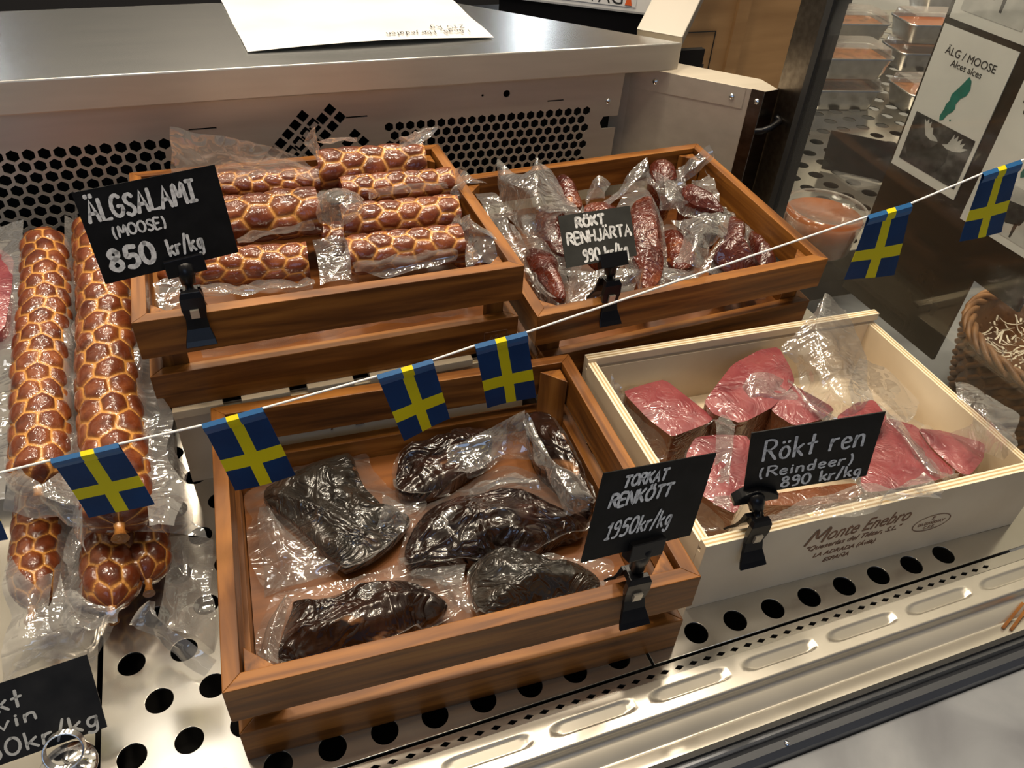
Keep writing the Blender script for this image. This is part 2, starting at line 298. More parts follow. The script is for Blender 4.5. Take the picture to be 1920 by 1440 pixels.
# ---- organic builders
def chaikin(poly, it=1, k=.25):
    for _ in range(it):
        o = []
        for i, a in enumerate(poly):
            b = poly[(i + 1) % len(poly)]; o.append(a.lerp(b, k)); o.append(a.lerp(b, 1 - k))
        poly = o
    return poly
def resample(poly, n):
    d = [0]
    for i, a in enumerate(poly): d.append(d[-1] + (poly[(i + 1) % len(poly)] - a).length)
    o = []; j = 0
    for i in range(n):
        t = d[-1] * i / n
        while d[j + 1] < t: j += 1
        o.append(poly[j].lerp(poly[(j + 1) % len(poly)], (t - d[j]) / max(d[j + 1] - d[j], 1e-9)))
    return o
def slab(name, spec, mats, parent, seed):
    """an irregular piece of meat: outline at the height of its upper edge, domed and wrinkled on top, rounded sides down to the base"""
    out = [Vector(q) for q in spec['out']]; blk = spec.get('block'); n = 96
    poly = resample(chaikin(out, 1 if blk else 2, .12 if blk else .25), n)
    c = sum(poly, Vector()) / n; zb = spec['base']; dome = spec.get('dome', .002); b = MB(); S = Vector((seed * 3.1, seed * 1.7, seed * .9)); amp = spec.get('amp', 1.0)
    dx = np.array([[q.x - c.x, q.y - c.y] for q in poly]); ew, ev = np.linalg.eigh(dx.T @ dx); ma = Vector((ev[0, 1], ev[1, 1], 0)); mi_ = Vector((-ma.y, ma.x, 0))
    def disp(q, k):
        if blk: return Vector((0, 0, .0012 * nz(q + S, 45) * k))
        u = Vector((q.dot(ma) * 15, q.dot(mi_) * 44, q.z * 20)) + S; v = Vector((q.dot(ma) * 40, q.dot(mi_) * 90, q.z * 30)) - S
        return Vector((0, 0, amp * k * (.0075 * ridge(u, 1.0) + .0028 * ridge(v, 1.0) - .004)))
    rows = []
    for i in range(16):
        s = i / 15.0; row = []
        for q in poly:
            w = c.lerp(q, s); h = dome * (1 - s ** 2.4); w = w + Vector((0, 0, h)); w += disp(w, min(1, (1 - s) * 4 + .25)); row.append(w)
        rows.append(row)
    b.grid(rows, 0, True, True)
    prof = [(.10, 1.0), (.35, 1.0), (.7, .985), (1.0, .96)] if blk else [(.15, 1.015), (.4, 1.02), (.75, .98), (1.0, .9)]
    side = [rows[-1]]
    for t, k in prof:
        row = []
        for q, e in zip(poly, rows[-1]):
            w = c.lerp(q, k); z = e.z + (zb - e.z) * t; w = Vector((w.x, w.y, z))
            if not blk: w += Vector((nz(w + S, 40), nz(w - S, 40), 0)) * .0015
            row.append(w)
        side.append(row)
    b.grid(side, 1 if blk else 0, True, True); b.add(side[-1], [tuple(range(n))], 1 if blk else 0)
    return b.build(name, mats, parent)
def flange(b, inner, outer, seed, n=120):
    """flat welded border of a vacuum bag, from the foot of the meat to the bag's outline"""
    inn = [Vector(q) for q in inner]; out = [Vector(q) for q in outer]; c = sum(inn, Vector()) / len(inn); S = Vector((seed, seed * 2.3, 0))
    def radial(poly, smooth):
        p = resample(chaikin(poly, 1, .2) if smooth else poly, 400); a = [(math.atan2(q.y - c.y, q.x - c.x), q) for q in p]; r = []
        for i in range(n):
            t = -math.pi + 2 * math.pi * (i + .5) / n; best = min(a, key=lambda e: abs((e[0] - t + math.pi) % (2 * math.pi) - math.pi)); r.append(best[1])
        return r
    A = radial(inn, True); B = radial(out, True); rows = []
    for k in range(7):
        t = k / 6.0; row = []
        for i, (p, q) in enumerate(zip(A, B)):
            p0 = c.lerp(p, .96); qq = q if (q - c).length > (p - c).length + .003 else c.lerp(p, 1.06)
            w = p0.lerp(qq, t); w.z = (p.z - .003) * (1 - t) ** 2 + qq.z * (1 - (1 - t) ** 2)
            w.z += .0035 * t * nz(w + S, 55) + .003 * t * ridge((i * .16, t * .6, seed), 1.0); row.append(w)
        rows.append(row)
    b.grid(rows, 0, True, True)
def cr(p0, p1, p2, p3, t):
    return .5 * ((2 * p1) + (p2 - p0) * t + (2 * p0 - 5 * p1 + 4 * p2 - p3) * t * t + (3 * p1 - p0 - 3 * p2 + p3) * t ** 3)
def spline(pts, n):
    k = len(pts); o = []
    for i in range(n):
        t = i * (k - 1) / (n - 1); j = min(int(t), k - 2); f = t - j
        p0 = pts[j - 1] if j > 0 else 2 * pts[0] - pts[1]; p3 = pts[j + 2] if j + 2 < k else 2 * pts[-1] - pts[-2]
        o.append(cr(p0, pts[j], pts[j + 1], p3, f))
    return o
def flap(b, ctrl, seed, n=46, amp=1.0):
    """loose bag film through a net of control points, with sharp creases"""
    g = [spline([Vector(q) for q in r], n) for r in ctrl]; cols = [spline([g[i][j] for i in range(len(g))], n) for j in range(n)]
    S = Vector((seed * 1.3, -seed * .7, seed * 2.1)); rows = []
    for j in range(n):
        row = []
        for i in range(n):
            q = cols[j][i]; a = cols[min(j + 1, n - 1)][i] - cols[max(j - 1, 0)][i]; d = cols[j][min(i + 1, n - 1)] - cols[j][max(i - 1, 0)]
            nn = a.cross(d); nn = nn.normalized() if nn.length > 1e-9 else Vector((0, 0, 1))
            h = .0062 * ridge(q + S, 16) + .0030 * ridge(q - S, 37) + .0007 * ridge(q - S * 2, 90) + .003 * nz(q + S, 12)
            row.append(q + nn * h * amp)
        rows.append(row)
    b.grid(rows, 0, True)
def bag(spec, parent, seed, inner=None, matname='film', extra=None):
    if inner and 'bag' in spec:
        b = MB(); flange(b, inner, spec['bag'], seed); b.build('bag', 'film' if matname == 'film_white' and spec.get('thin', 1) else matname, parent)
    for i, f in enumerate(spec.get('flaps', []) + (extra or [])):
        b = MB(); flap(b, f, seed + i * 5.3); b.build('bag_flap', matname, parent)
def hexdist(s, u, w):
    """distance to the net's nearest cord: honeycomb of cells of width w in (along, around)"""
    p = w * .866; best = np.full(s.shape, 9.0); sec = best.copy(); bs = np.zeros_like(s); bu = bs.copy(); ss = bs.copy(); su = bs.copy()
    r0 = np.round(s / p)
    for dr in (-1, 0, 1):
        row = r0 + dr; off = (np.mod(row, 2)) * .5 * w
        for dc in (-1, 0, 1):
            cu = (np.round((u - off) / w) + dc) * w + off; cs = row * p; d = (s - cs) ** 2 + (u - cu) ** 2
            isb = d < best; iss = (~isb) & (d < sec)
            sec = np.where(isb, best, np.where(iss, d, sec)); ss = np.where(isb, bs, np.where(iss, cs, ss)); su = np.where(isb, bu, np.where(iss, cu, su))
            bs = np.where(isb, cs, bs); bu = np.where(isb, cu, bu); best = np.where(isb, d, best)
    return (sec - best) / (2 * np.sqrt((ss - bs) ** 2 + (su - bu) ** 2) + 1e-9)
def salami(spec, parent, seed, taper0=0.0, taper1=0.0, squash=.9, spin=0.0, cells=6):
    p0 = Vector(spec['ax'][0]); p1 = Vector(spec['ax'][1]); r = spec['r']; d = (p1 - p0); Ln = d.length; d.normalize()
    side = d.cross(Vector((0, 0, 1))).normalized(); up = side.cross(d); nt = 84; nl = max(24, int(Ln / .0017)); w = 2 * math.pi * r / cells
    S, T = np.meshgrid(np.linspace(0, Ln, nl + 1), np.arange(nt) * 2 * math.pi / nt, indexing='ij')
    jit = .0022 * np.sin(S * 95 + 2 * np.sin(T + seed)) ; u = (T + spin) * r + jit
    e = np.clip(hexdist(S + seed * .013 + .0016 * np.sin(3 * T + seed), u, w) / (w * .36), 0, 1)
    bulge = np.sqrt(np.clip(1 - (1 - e) ** 2, 0, 1)); rr = r * (.835 + .165 * bulge); k = np.ones_like(S)
    if taper0: k *= np.clip(np.sqrt(np.clip(1 - (1 - np.clip(S / taper0, 0, 1)) ** 2, 0, 1)), .16, 1)
    if taper1: k *= np.clip(np.sqrt(np.clip(1 - (1 - np.clip((Ln - S) / taper1, 0, 1)) ** 2, 0, 1)), .16, 1)
    if not taper0: k *= 1 - .06 * np.exp(-S / .002)
    rr = rr * k; b = MB(); rows = []
    for i in range(nl + 1):
        c = p0 + d * S[i, 0]; wob = side * (.0012 * math.sin(S[i, 0] * 30 + seed)); rows.append([c + wob + side * (math.cos(T[i, j]) * rr[i, j]) + up * (math.sin(T[i, j]) * rr[i, j] * squash) for j in range(nt)])
    b.grid(rows, 0, True, True)
    for i, tp in ((0, taper0), (nl, taper1)):
        c = sum(rows[i], Vector()) / nt; vs = list(rows[i]) + [c]; b.add(vs, [(j, (j + 1) % nt, nt) for j in range(nt)], 2 if tp else 1)
    att = list(e.reshape(-1)); b.at = att + [1.0] * (len(b.v) - len(att))
    o = b.build('sausage', ['salami', 'salami_cut', 'tie'], parent)
    for i, tp, sg in ((0, taper0, -1), (nl, taper1, 1)):
        if tp:
            t = MB(); c = p0 + d * S[i, 0]; t.tube([c - d * sg * .004, c + d * sg * .004, c + d * sg * .008, c + d * sg * .012], [r * .2, r * .13, r * .16, r * .24], 10); t.build('tied_end', 'tie', o)
    return o

# ------------------------------------------------------------------ measured shapes (metres): outlines, loose film, poses
DATA = {'C1':{'out':[[0.1579,-0.0146,0.03],[0.1708,-0.005,0.03],[0.1912,0.0042,0.03],[0.2105,0.0084,0.03],[0.2259,0.011,0.03],[0.2421,0.0113,0.03],[0.2404,-0.0265,0.03],[0.2505,-0.0514,0.03],[0.2537,-0.0629,0.03],[0.2742,-0.0771,0.03],[0.2668,-0.0875,0.03],[0.24,-0.1057,0.03],[0.2115,-0.1139,0.03],[0.2065,-0.1077,0.03],[0.1962,-0.0918,0.03],[0.1777,-0.0495,0.03],[0.1623,-0.0279,0.03]],'base':0.0125,'dome':0.012,'bag':[[0.1434,0.0024,0.018],[0.151,0.0017,0.018],[0.1593,0.0075,0.018],[0.1923,0.0195,0.018],[0.2174,0.0184,0.018],[0.2487,0.017,0.018],[0.258,0.0165,0.018],[0.2549,0.0072,0.018],[0.2618,-0.0256,0.018],[0.282,-0.0499,0.018],[0.2956,-0.0596,0.018],[0.2756,-0.0745,0.018],[0.2465,-0.0954,0.018],[0.2126,-0.1081,0.018],[0.185,-0.1094,0.018],[0.1481,-0.1107,0.018],[0.1398,-0.0757,0.018],[0.1414,-0.0415,0.018],[0.1482,-0.0332,0.018],[0.1425,-0.0168,0.018]],'flaps':[[[[0.151,-0.0313,0.036],[0.1625,-0.0373,0.04],[0.1746,-0.0514,0.036]],[[0.1466,-0.0472,0.03],[0.1629,-0.0696,0.04],[0.187,-0.0868,0.036]],[[0.1471,-0.0747,0.024],[0.1685,-0.0932,0.034],[0.2024,-0.1064,0.03]],[[0.1471,-0.1108,0.02],[0.172,-0.1112,0.02],[0.2091,-0.1096,0.022]]],[[[0.2565,-0.0493,0.044],[0.2697,-0.0627,0.044],[0.2836,-0.0755,0.044]],[[0.2462,-0.0747,0.048],[0.2598,-0.0888,0.056],[0.2744,-0.0886,0.044]],[[0.2387,-0.091,0.044],[0.2503,-0.0958,0.044],[0.2611,-0.1004,0.044]]]]},
'C2':{'out':[[0.2837,0.0019,0.032],[0.3068,0.0016,0.032],[0.3356,0.0068,0.032],[0.3653,0.0085,0.032],[0.3727,-0.0061,0.032],[0.3602,-0.028,0.032],[0.3534,-0.0342,0.032],[0.3394,-0.0413,0.032],[0.3232,-0.0489,0.032],[0.303,-0.0565,0.032],[0.2823,-0.056,0.032],[0.2686,-0.0458,0.032],[0.2712,-0.0329,0.032],[0.2781,-0.0161,0.032]],'base':0.0125,'dome':0.014,'bag':[[0.272,-0.0116,0.02],[0.2818,0.0051,0.02],[0.2924,0.015,0.02],[0.3215,0.0136,0.02],[0.3706,0.0114,0.02],[0.3927,0.0104,0.02],[0.3818,-0.0168,0.02],[0.3627,-0.0362,0.02],[0.3406,-0.0455,0.02],[0.3182,-0.0433,0.02],[0.3135,-0.0588,0.02],[0.2963,-0.0565,0.02],[0.2827,-0.0493,0.02],[0.2694,-0.036,0.02]],'flaps':[[[[0.3181,-0.0277,0.05],[0.3518,-0.0285,0.064],[0.3883,-0.0349,0.085]],[[0.3151,-0.0418,0.046],[0.3535,-0.0416,0.056],[0.3852,-0.0525,0.075]],[[0.3336,-0.0578,0.05],[0.361,-0.0536,0.05],[0.385,-0.0619,0.06]],[[0.3296,-0.0603,0.04],[0.3623,-0.0548,0.04],[0.3864,-0.0677,0.05]]]]},
'C3':{'out':[[0.4049,-0.006,0.05],[0.4185,-0.0064,0.05],[0.4266,-0.0142,0.05],[0.4204,-0.0352,0.05],[0.4257,-0.0487,0.05],[0.4235,-0.0759,0.05],[0.4261,-0.0939,0.05],[0.4222,-0.1152,0.05],[0.4184,-0.1284,0.05],[0.4133,-0.1197,0.05],[0.4113,-0.0878,0.05],[0.3998,-0.059,0.05],[0.3989,-0.0373,0.05],[0.4005,-0.0206,0.05]],'base':0.0125,'dome':0.012,'bag':[[0.4123,0.0095,0.034],[0.4264,0.0089,0.034],[0.4364,-0.0005,0.034],[0.4367,-0.0329,0.034],[0.4359,-0.0631,0.034],[0.4327,-0.097,0.034],[0.4326,-0.1076,0.034],[0.4225,-0.1192,0.034],[0.4141,-0.1122,0.034],[0.4049,-0.0791,0.034],[0.3949,-0.0506,0.034],[0.4025,-0.0121,0.034]],'flaps':[[[[0.3906,-0.0314,0.08],[0.39,-0.0408,0.078],[0.3909,-0.0573,0.066]],[[0.3816,-0.0734,0.06],[0.3954,-0.0901,0.072],[0.4123,-0.0976,0.064]],[[0.386,-0.089,0.056],[0.3937,-0.1054,0.07],[0.4166,-0.1282,0.064]],[[0.3851,-0.1217,0.054],[0.3946,-0.1247,0.066],[0.4126,-0.1331,0.06]],[[0.3865,-0.141,0.052],[0.3963,-0.1373,0.052],[0.4101,-0.1379,0.054]]]]},
'C4':{'out':[[0.257,-0.1174,0.034],[0.2645,-0.1042,0.034],[0.28,-0.0846,0.034],[0.3026,-0.0731,0.034],[0.3194,-0.0754,0.034],[0.3419,-0.0779,0.034],[0.3576,-0.0753,0.034],[0.3725,-0.0784,0.034],[0.3776,-0.089,0.034],[0.3847,-0.0942,0.034],[0.3916,-0.1081,0.034],[0.4165,-0.1273,0.034],[0.4064,-0.1395,0.034],[0.3921,-0.1364,0.034],[0.374,-0.1401,0.034],[0.3549,-0.1473,0.034],[0.3249,-0.1429,0.034],[0.2966,-0.1351,0.034],[0.2684,-0.1274,0.034],[0.258,-0.1291,0.034]],'base':0.0125,'dome':0.018,'bag':[[0.2535,-0.1177,0.02],[0.2521,-0.1108,0.02],[0.2696,-0.0828,0.02],[0.2896,-0.0604,0.02],[0.3135,-0.0588,0.02],[0.3355,-0.0471,0.02],[0.3617,-0.0392,0.02],[0.3812,-0.0386,0.02],[0.4016,-0.0611,0.02],[0.416,-0.0845,0.02],[0.4299,-0.1071,0.02],[0.4146,-0.1355,0.02],[0.3939,-0.1359,0.02],[0.3829,-0.1351,0.02],[0.3575,-0.1378,0.02],[0.3287,-0.1339,0.02],[0.3053,-0.1278,0.02],[0.2795,-0.1234,0.02],[0.2576,-0.1215,0.02]],'flaps':[[[[0.3123,-0.0626,0.026],[0.3288,-0.0662,0.04],[0.353,-0.0668,0.05],[0.3693,-0.0656,0.05]],[[0.3128,-0.0752,0.036],[0.3291,-0.0848,0.05],[0.3488,-0.0895,0.062],[0.3808,-0.0899,0.06]],[[0.3184,-0.0784,0.036],[0.3382,-0.0877,0.044],[0.3538,-0.0896,0.05],[0.3817,-0.1011,0.05]]]]},
'C5':{'out':[[0.1499,-0.1798,0.03],[0.1535,-0.1657,0.03],[0.1671,-0.1376,0.03],[0.168,-0.1311,0.03],[0.1889,-0.1378,0.03],[0.2105,-0.1367,0.03],[0.225,-0.1354,0.03],[0.2442,-0.1362,0.03],[0.2573,-0.1422,0.03],[0.2657,-0.1509,0.03],[0.274,-0.163,0.03],[0.2781,-0.1724,0.03],[0.2654,-0.1796,0.03],[0.2519,-0.1808,0.03],[0.2229,-0.1863,0.03],[0.1965,-0.185,0.03],[0.1705,-0.1846,0.03]],'base':0.0125,'dome':0.016,'bag':[[0.1441,-0.1774,0.022],[0.1358,-0.1644,0.022],[0.1363,-0.1523,0.022],[0.1464,-0.1297,0.022],[0.1562,-0.1167,0.022],[0.1682,-0.117,0.022],[0.1936,-0.1228,0.022],[0.2239,-0.1204,0.022],[0.2581,-0.1188,0.022],[0.3033,-0.1268,0.022],[0.2981,-0.1529,0.022],[0.2915,-0.1768,0.022],[0.2607,-0.1825,0.022],[0.2232,-0.1833,0.022],[0.1701,-0.1814,0.022]],'flaps':[[[[0.2544,-0.1266,0.03],[0.2753,-0.1312,0.036],[0.301,-0.1395,0.04]],[[0.2614,-0.1458,0.036],[0.275,-0.1598,0.05],[0.2956,-0.1594,0.044]],[[0.2679,-0.1574,0.036],[0.2786,-0.1703,0.044],[0.2917,-0.1746,0.044]],[[0.2745,-0.1747,0.03],[0.2796,-0.1829,0.036],[0.2883,-0.1886,0.04]]],[[[0.1564,-0.1197,0.026],[0.1639,-0.1303,0.04],[0.168,-0.1331,0.032]],[[0.1454,-0.133,0.024],[0.1541,-0.1465,0.042],[0.1628,-0.1458,0.034]],[[0.1383,-0.1523,0.022],[0.1463,-0.1658,0.04],[0.1556,-0.1669,0.034]],[[0.1375,-0.1703,0.03],[0.1431,-0.1781,0.034],[0.1501,-0.1824,0.034]]]]},
'C6':{'out':[[0.3028,-0.1496,0.036],[0.311,-0.1443,0.036],[0.324,-0.1371,0.036],[0.3387,-0.1409,0.036],[0.353,-0.1529,0.036],[0.3617,-0.1613,0.036],[0.376,-0.1691,0.036],[0.3897,-0.175,0.036],[0.3979,-0.1926,0.036],[0.3895,-0.199,0.036],[0.3693,-0.197,0.036],[0.3438,-0.1961,0.036],[0.3188,-0.1953,0.036],[0.3008,-0.1937,0.036],[0.2969,-0.1795,0.036],[0.2983,-0.1636,0.036]],'base':0.0125,'dome':0.018,'bag':[[0.2968,-0.157,0.026],[0.3021,-0.1446,0.026],[0.3235,-0.132,0.026],[0.3458,-0.1306,0.026],[0.3614,-0.1474,0.026],[0.3724,-0.1475,0.026],[0.3938,-0.1626,0.026],[0.4166,-0.1683,0.026],[0.4173,-0.1783,0.026],[0.4028,-0.1911,0.026],[0.3726,-0.1921,0.026],[0.3336,-0.1914,0.026],[0.2972,-0.1869,0.026],[0.2922,-0.1795,0.026]]},
'E1':{'out':[[0.4994,-0.0147,0.062],[0.5223,-0.0106,0.062],[0.5461,-0.0088,0.062],[0.5506,-0.0145,0.062],[0.5662,-0.0735,0.062],[0.5558,-0.0783,0.062],[0.5177,-0.0841,0.062],[0.5141,-0.083,0.062],[0.5049,-0.0552,0.062]],'base':0.01,'block':1,'bag':[[0.4916,0.0161,0.035],[0.5127,0.0153,0.035],[0.5213,0.015,0.035],[0.5699,0.0131,0.035],[0.5901,-0.0495,0.035],[0.5782,-0.0625,0.035],[0.5475,-0.0732,0.035],[0.5231,-0.0849,0.035],[0.5022,-0.086,0.035],[0.4929,-0.0739,0.035],[0.4939,-0.004,0.035]],'flaps':[[[[0.4893,0.0002,0.07],[0.4891,-0.0035,0.078],[0.4985,-0.0151,0.066]],[[0.4888,-0.0125,0.06],[0.4887,-0.0137,0.064],[0.4992,-0.02,0.056]],[[0.4886,-0.0177,0.045],[0.4976,-0.0194,0.04],[0.5034,-0.0376,0.04]],[[0.4981,-0.0683,0.03],[0.5084,-0.0599,0.03],[0.5171,-0.0694,0.02]]]]},
'E2':{'out':[[0.5642,-0.0557,0.068],[0.5932,-0.0345,0.068],[0.6221,-0.0137,0.068],[0.6642,0.0003,0.068],[0.6869,-0.0012,0.068],[0.6771,-0.0364,0.068],[0.6678,-0.0562,0.068],[0.6244,-0.0816,0.068],[0.582,-0.0929,0.068],[0.5631,-0.0735,0.068]],'base':0.01,'block':1,'flaps':[[[[0.7258,0.0076,0.118],[0.7371,0.0095,0.122],[0.7516,-0.0114,0.112]],[[0.6823,-0.0182,0.108],[0.7015,-0.0288,0.118],[0.7557,-0.0281,0.102]],[[0.6596,-0.0318,0.096],[0.6931,-0.0489,0.108],[0.7477,-0.0559,0.092]],[[0.6635,-0.0521,0.084],[0.6797,-0.0834,0.098],[0.7334,-0.0887,0.08]],[[0.6578,-0.0783,0.076],[0.6775,-0.1068,0.088],[0.7278,-0.112,0.07]],[[0.6637,-0.108,0.066],[0.6869,-0.1195,0.07],[0.7256,-0.1235,0.06]]],[[[0.7679,-0.0363,0.07],[0.7949,-0.0588,0.06],[0.802,-0.0978,0.05]],[[0.7212,-0.0746,0.075],[0.7499,-0.0937,0.07],[0.768,-0.1225,0.055]],[[0.7108,-0.0951,0.06],[0.7313,-0.1093,0.06],[0.747,-0.1265,0.05]]]]},
'E3':{'out':[[0.6268,-0.0684,0.066],[0.658,-0.052,0.066],[0.6668,-0.0593,0.066],[0.6843,-0.0988,0.066],[0.6594,-0.1089,0.066],[0.6296,-0.1085,0.066],[0.6216,-0.0868,0.066]],'base':0.03,'block':1,'flaps':[[[[0.6015,-0.0503,0.07],[0.6249,-0.0423,0.085],[0.6605,-0.0522,0.078]],[[0.595,-0.0696,0.064],[0.6156,-0.0683,0.078],[0.6545,-0.0806,0.072]],[[0.5971,-0.0795,0.055],[0.6092,-0.077,0.06],[0.6175,-0.0834,0.06]]],[[[0.6605,-0.0522,0.078],[0.6575,-0.0839,0.074],[0.6674,-0.1122,0.072]],[[0.6549,-0.0791,0.074],[0.6536,-0.1034,0.078],[0.6703,-0.123,0.074]],[[0.659,-0.1012,0.068],[0.6597,-0.1153,0.07],[0.677,-0.1318,0.07]]]]},
'E4':{'out':[[0.6717,-0.1129,0.07],[0.7055,-0.1009,0.07],[0.7256,-0.1023,0.07],[0.7203,-0.1273,0.07],[0.7018,-0.1388,0.07],[0.6719,-0.134,0.07]],'base':0.03,'block':1},
'E5':{'out':[[0.7349,-0.1156,0.056],[0.7557,-0.135,0.056],[0.7485,-0.1624,0.056],[0.7453,-0.1971,0.056],[0.7119,-0.1982,0.056],[0.673,-0.1954,0.056],[0.6488,-0.1915,0.056],[0.6508,-0.1793,0.056],[0.6949,-0.1462,0.056]],'base':0.01,'block':1,'bag':[[0.7505,-0.0972,0.04],[0.7827,-0.116,0.04],[0.7761,-0.1494,0.04],[0.768,-0.19,0.04],[0.7267,-0.1928,0.04],[0.6855,-0.1894,0.04],[0.6594,-0.185,0.04],[0.6584,-0.166,0.04],[0.7077,-0.1329,0.04]],'flaps':[[[[0.7229,-0.0851,0.066],[0.735,-0.1094,0.066],[0.7477,-0.1456,0.06]],[[0.7185,-0.126,0.064],[0.7209,-0.1524,0.07],[0.7288,-0.1865,0.066]],[[0.7174,-0.1537,0.062],[0.7145,-0.1876,0.068],[0.7351,-0.2055,0.066]],[[0.7138,-0.1861,0.06],[0.7206,-0.2038,0.062],[0.7357,-0.2071,0.062]]],[[[0.5107,-0.204,0.073],[0.5701,-0.1928,0.079],[0.6162,-0.1993,0.085],[0.6777,-0.2184,0.087]],[[0.5168,-0.2043,0.081],[0.5663,-0.2081,0.087],[0.6208,-0.2169,0.091],[0.6765,-0.2353,0.089]],[[0.5218,-0.2142,0.087],[0.5676,-0.2191,0.089],[0.6169,-0.2284,0.09],[0.6805,-0.2107,0.08]]]]},
'E6':{'out':[[0.7518,-0.1393,0.058],[0.7728,-0.1488,0.058],[0.8,-0.1745,0.058],[0.7821,-0.1909,0.058],[0.7535,-0.2035,0.058],[0.7456,-0.1992,0.058],[0.7447,-0.1654,0.058]],'base':0.01,'block':1,'bag':[[0.7883,-0.1131,0.03],[0.803,-0.1227,0.03],[0.8018,-0.1536,0.03],[0.8008,-0.1786,0.03],[0.7923,-0.1895,0.03],[0.7741,-0.1839,0.03],[0.7729,-0.1484,0.03]],'flaps':[[[[0.8032,-0.1166,0.088],[0.8071,-0.1459,0.1],[0.8244,-0.1759,0.09]],[[0.7772,-0.1434,0.094],[0.7727,-0.1817,0.105],[0.7846,-0.2087,0.094]],[[0.7714,-0.1669,0.086],[0.7685,-0.1932,0.094],[0.7746,-0.2116,0.088]],[[0.7676,-0.1555,0.06],[0.7705,-0.1886,0.066],[0.7739,-0.2078,0.07]]]]},
'E7':{'out':[[0.5164,-0.1079,0.064],[0.5336,-0.0929,0.064],[0.5562,-0.096,0.064],[0.5834,-0.1061,0.064],[0.5542,-0.1524,0.064],[0.5192,-0.1833,0.064],[0.5101,-0.1727,0.064],[0.5015,-0.1543,0.064],[0.5074,-0.121,0.064]],'base':0.01,'block':1,'bag':[[0.527,-0.0914,0.04],[0.5535,-0.0687,0.04],[0.5794,-0.0685,0.04],[0.6075,-0.0849,0.04],[0.5756,-0.1352,0.04],[0.5361,-0.1716,0.04],[0.5097,-0.1835,0.04],[0.4917,-0.1671,0.04],[0.513,-0.116,0.04]],'flaps':[[[[0.5544,-0.0877,0.078],[0.5694,-0.0808,0.078],[0.5748,-0.093,0.078]],[[0.5441,-0.108,0.078],[0.5558,-0.1043,0.078],[0.5594,-0.1126,0.078]],[[0.5241,-0.1422,0.074],[0.5312,-0.1417,0.074],[0.536,-0.1458,0.074]],[[0.5024,-0.1731,0.074],[0.5092,-0.1752,0.074],[0.5144,-0.1799,0.074]]]]},
'E8':{'out':[[0.5534,-0.1722,0.052],[0.5691,-0.1648,0.052],[0.615,-0.1699,0.052],[0.6521,-0.1758,0.052],[0.6514,-0.1885,0.052],[0.6241,-0.1908,0.052],[0.5908,-0.1857,0.052]],'base':0.01,'block':1,'brown':1},
'D1':{'out':[[0.4645,0.1697,0.112],[0.4773,0.1868,0.112],[0.4909,0.1774,0.112],[0.4974,0.1553,0.112],[0.4886,0.127,0.112],[0.4819,0.0972,0.112],[0.4755,0.0788,0.112],[0.4656,0.0864,0.112],[0.4636,0.1099,0.112],[0.4629,0.142,0.112]],'base':0.085,'dome':0.014,'flaps':[[[[0.466,0.276,0.1775],[0.4814,0.235,0.18],[0.4989,0.232,0.2],[0.5256,0.2365,0.17]],[[0.4596,0.26,0.16],[0.4613,0.2095,0.18],[0.4854,0.1886,0.19],[0.5275,0.2061,0.165]],[[0.4559,0.2414,0.15],[0.457,0.2037,0.165],[0.4718,0.1582,0.172],[0.526,0.1657,0.16]],[[0.4526,0.2081,0.135],[0.4544,0.1532,0.145],[0.4784,0.155,0.15],[0.505,0.1752,0.15]],[[0.4628,0.1878,0.125],[0.4698,0.1593,0.13],[0.4819,0.1529,0.135],[0.4934,0.1524,0.14]]],[[[0.4433,0.2776,0.1423],[0.4631,0.2743,0.14],[0.4653,0.2398,0.14]],[[0.4397,0.2063,0.136],[0.454,0.212,0.136],[0.4518,0.1646,0.136]],[[0.444,0.1495,0.125],[0.4536,0.1554,0.125],[0.4598,0.1482,0.125]]],[[[0.4576,0.1521,0.115],[0.4594,0.1298,0.115],[0.4597,0.1009,0.115]],[[0.4542,0.1389,0.112],[0.4539,0.1151,0.112],[0.4569,0.0863,0.112]],[[0.4555,0.1075,0.11],[0.4593,0.0988,0.11],[0.4655,0.0822,0.11]]]],'amp':0.4,'bag':[[0.4574,0.191,0.1054],[0.4776,0.2222,0.109],[0.4998,0.2055,0.1086],[0.5038,0.1623,0.1004],[0.4971,0.1226,0.1037],[0.4855,0.0719,0.094],[0.4748,0.0511,0.0964],[0.4595,0.061,0.1023],[0.4596,0.1028,0.0959],[0.457,0.1458,0.1085]]},
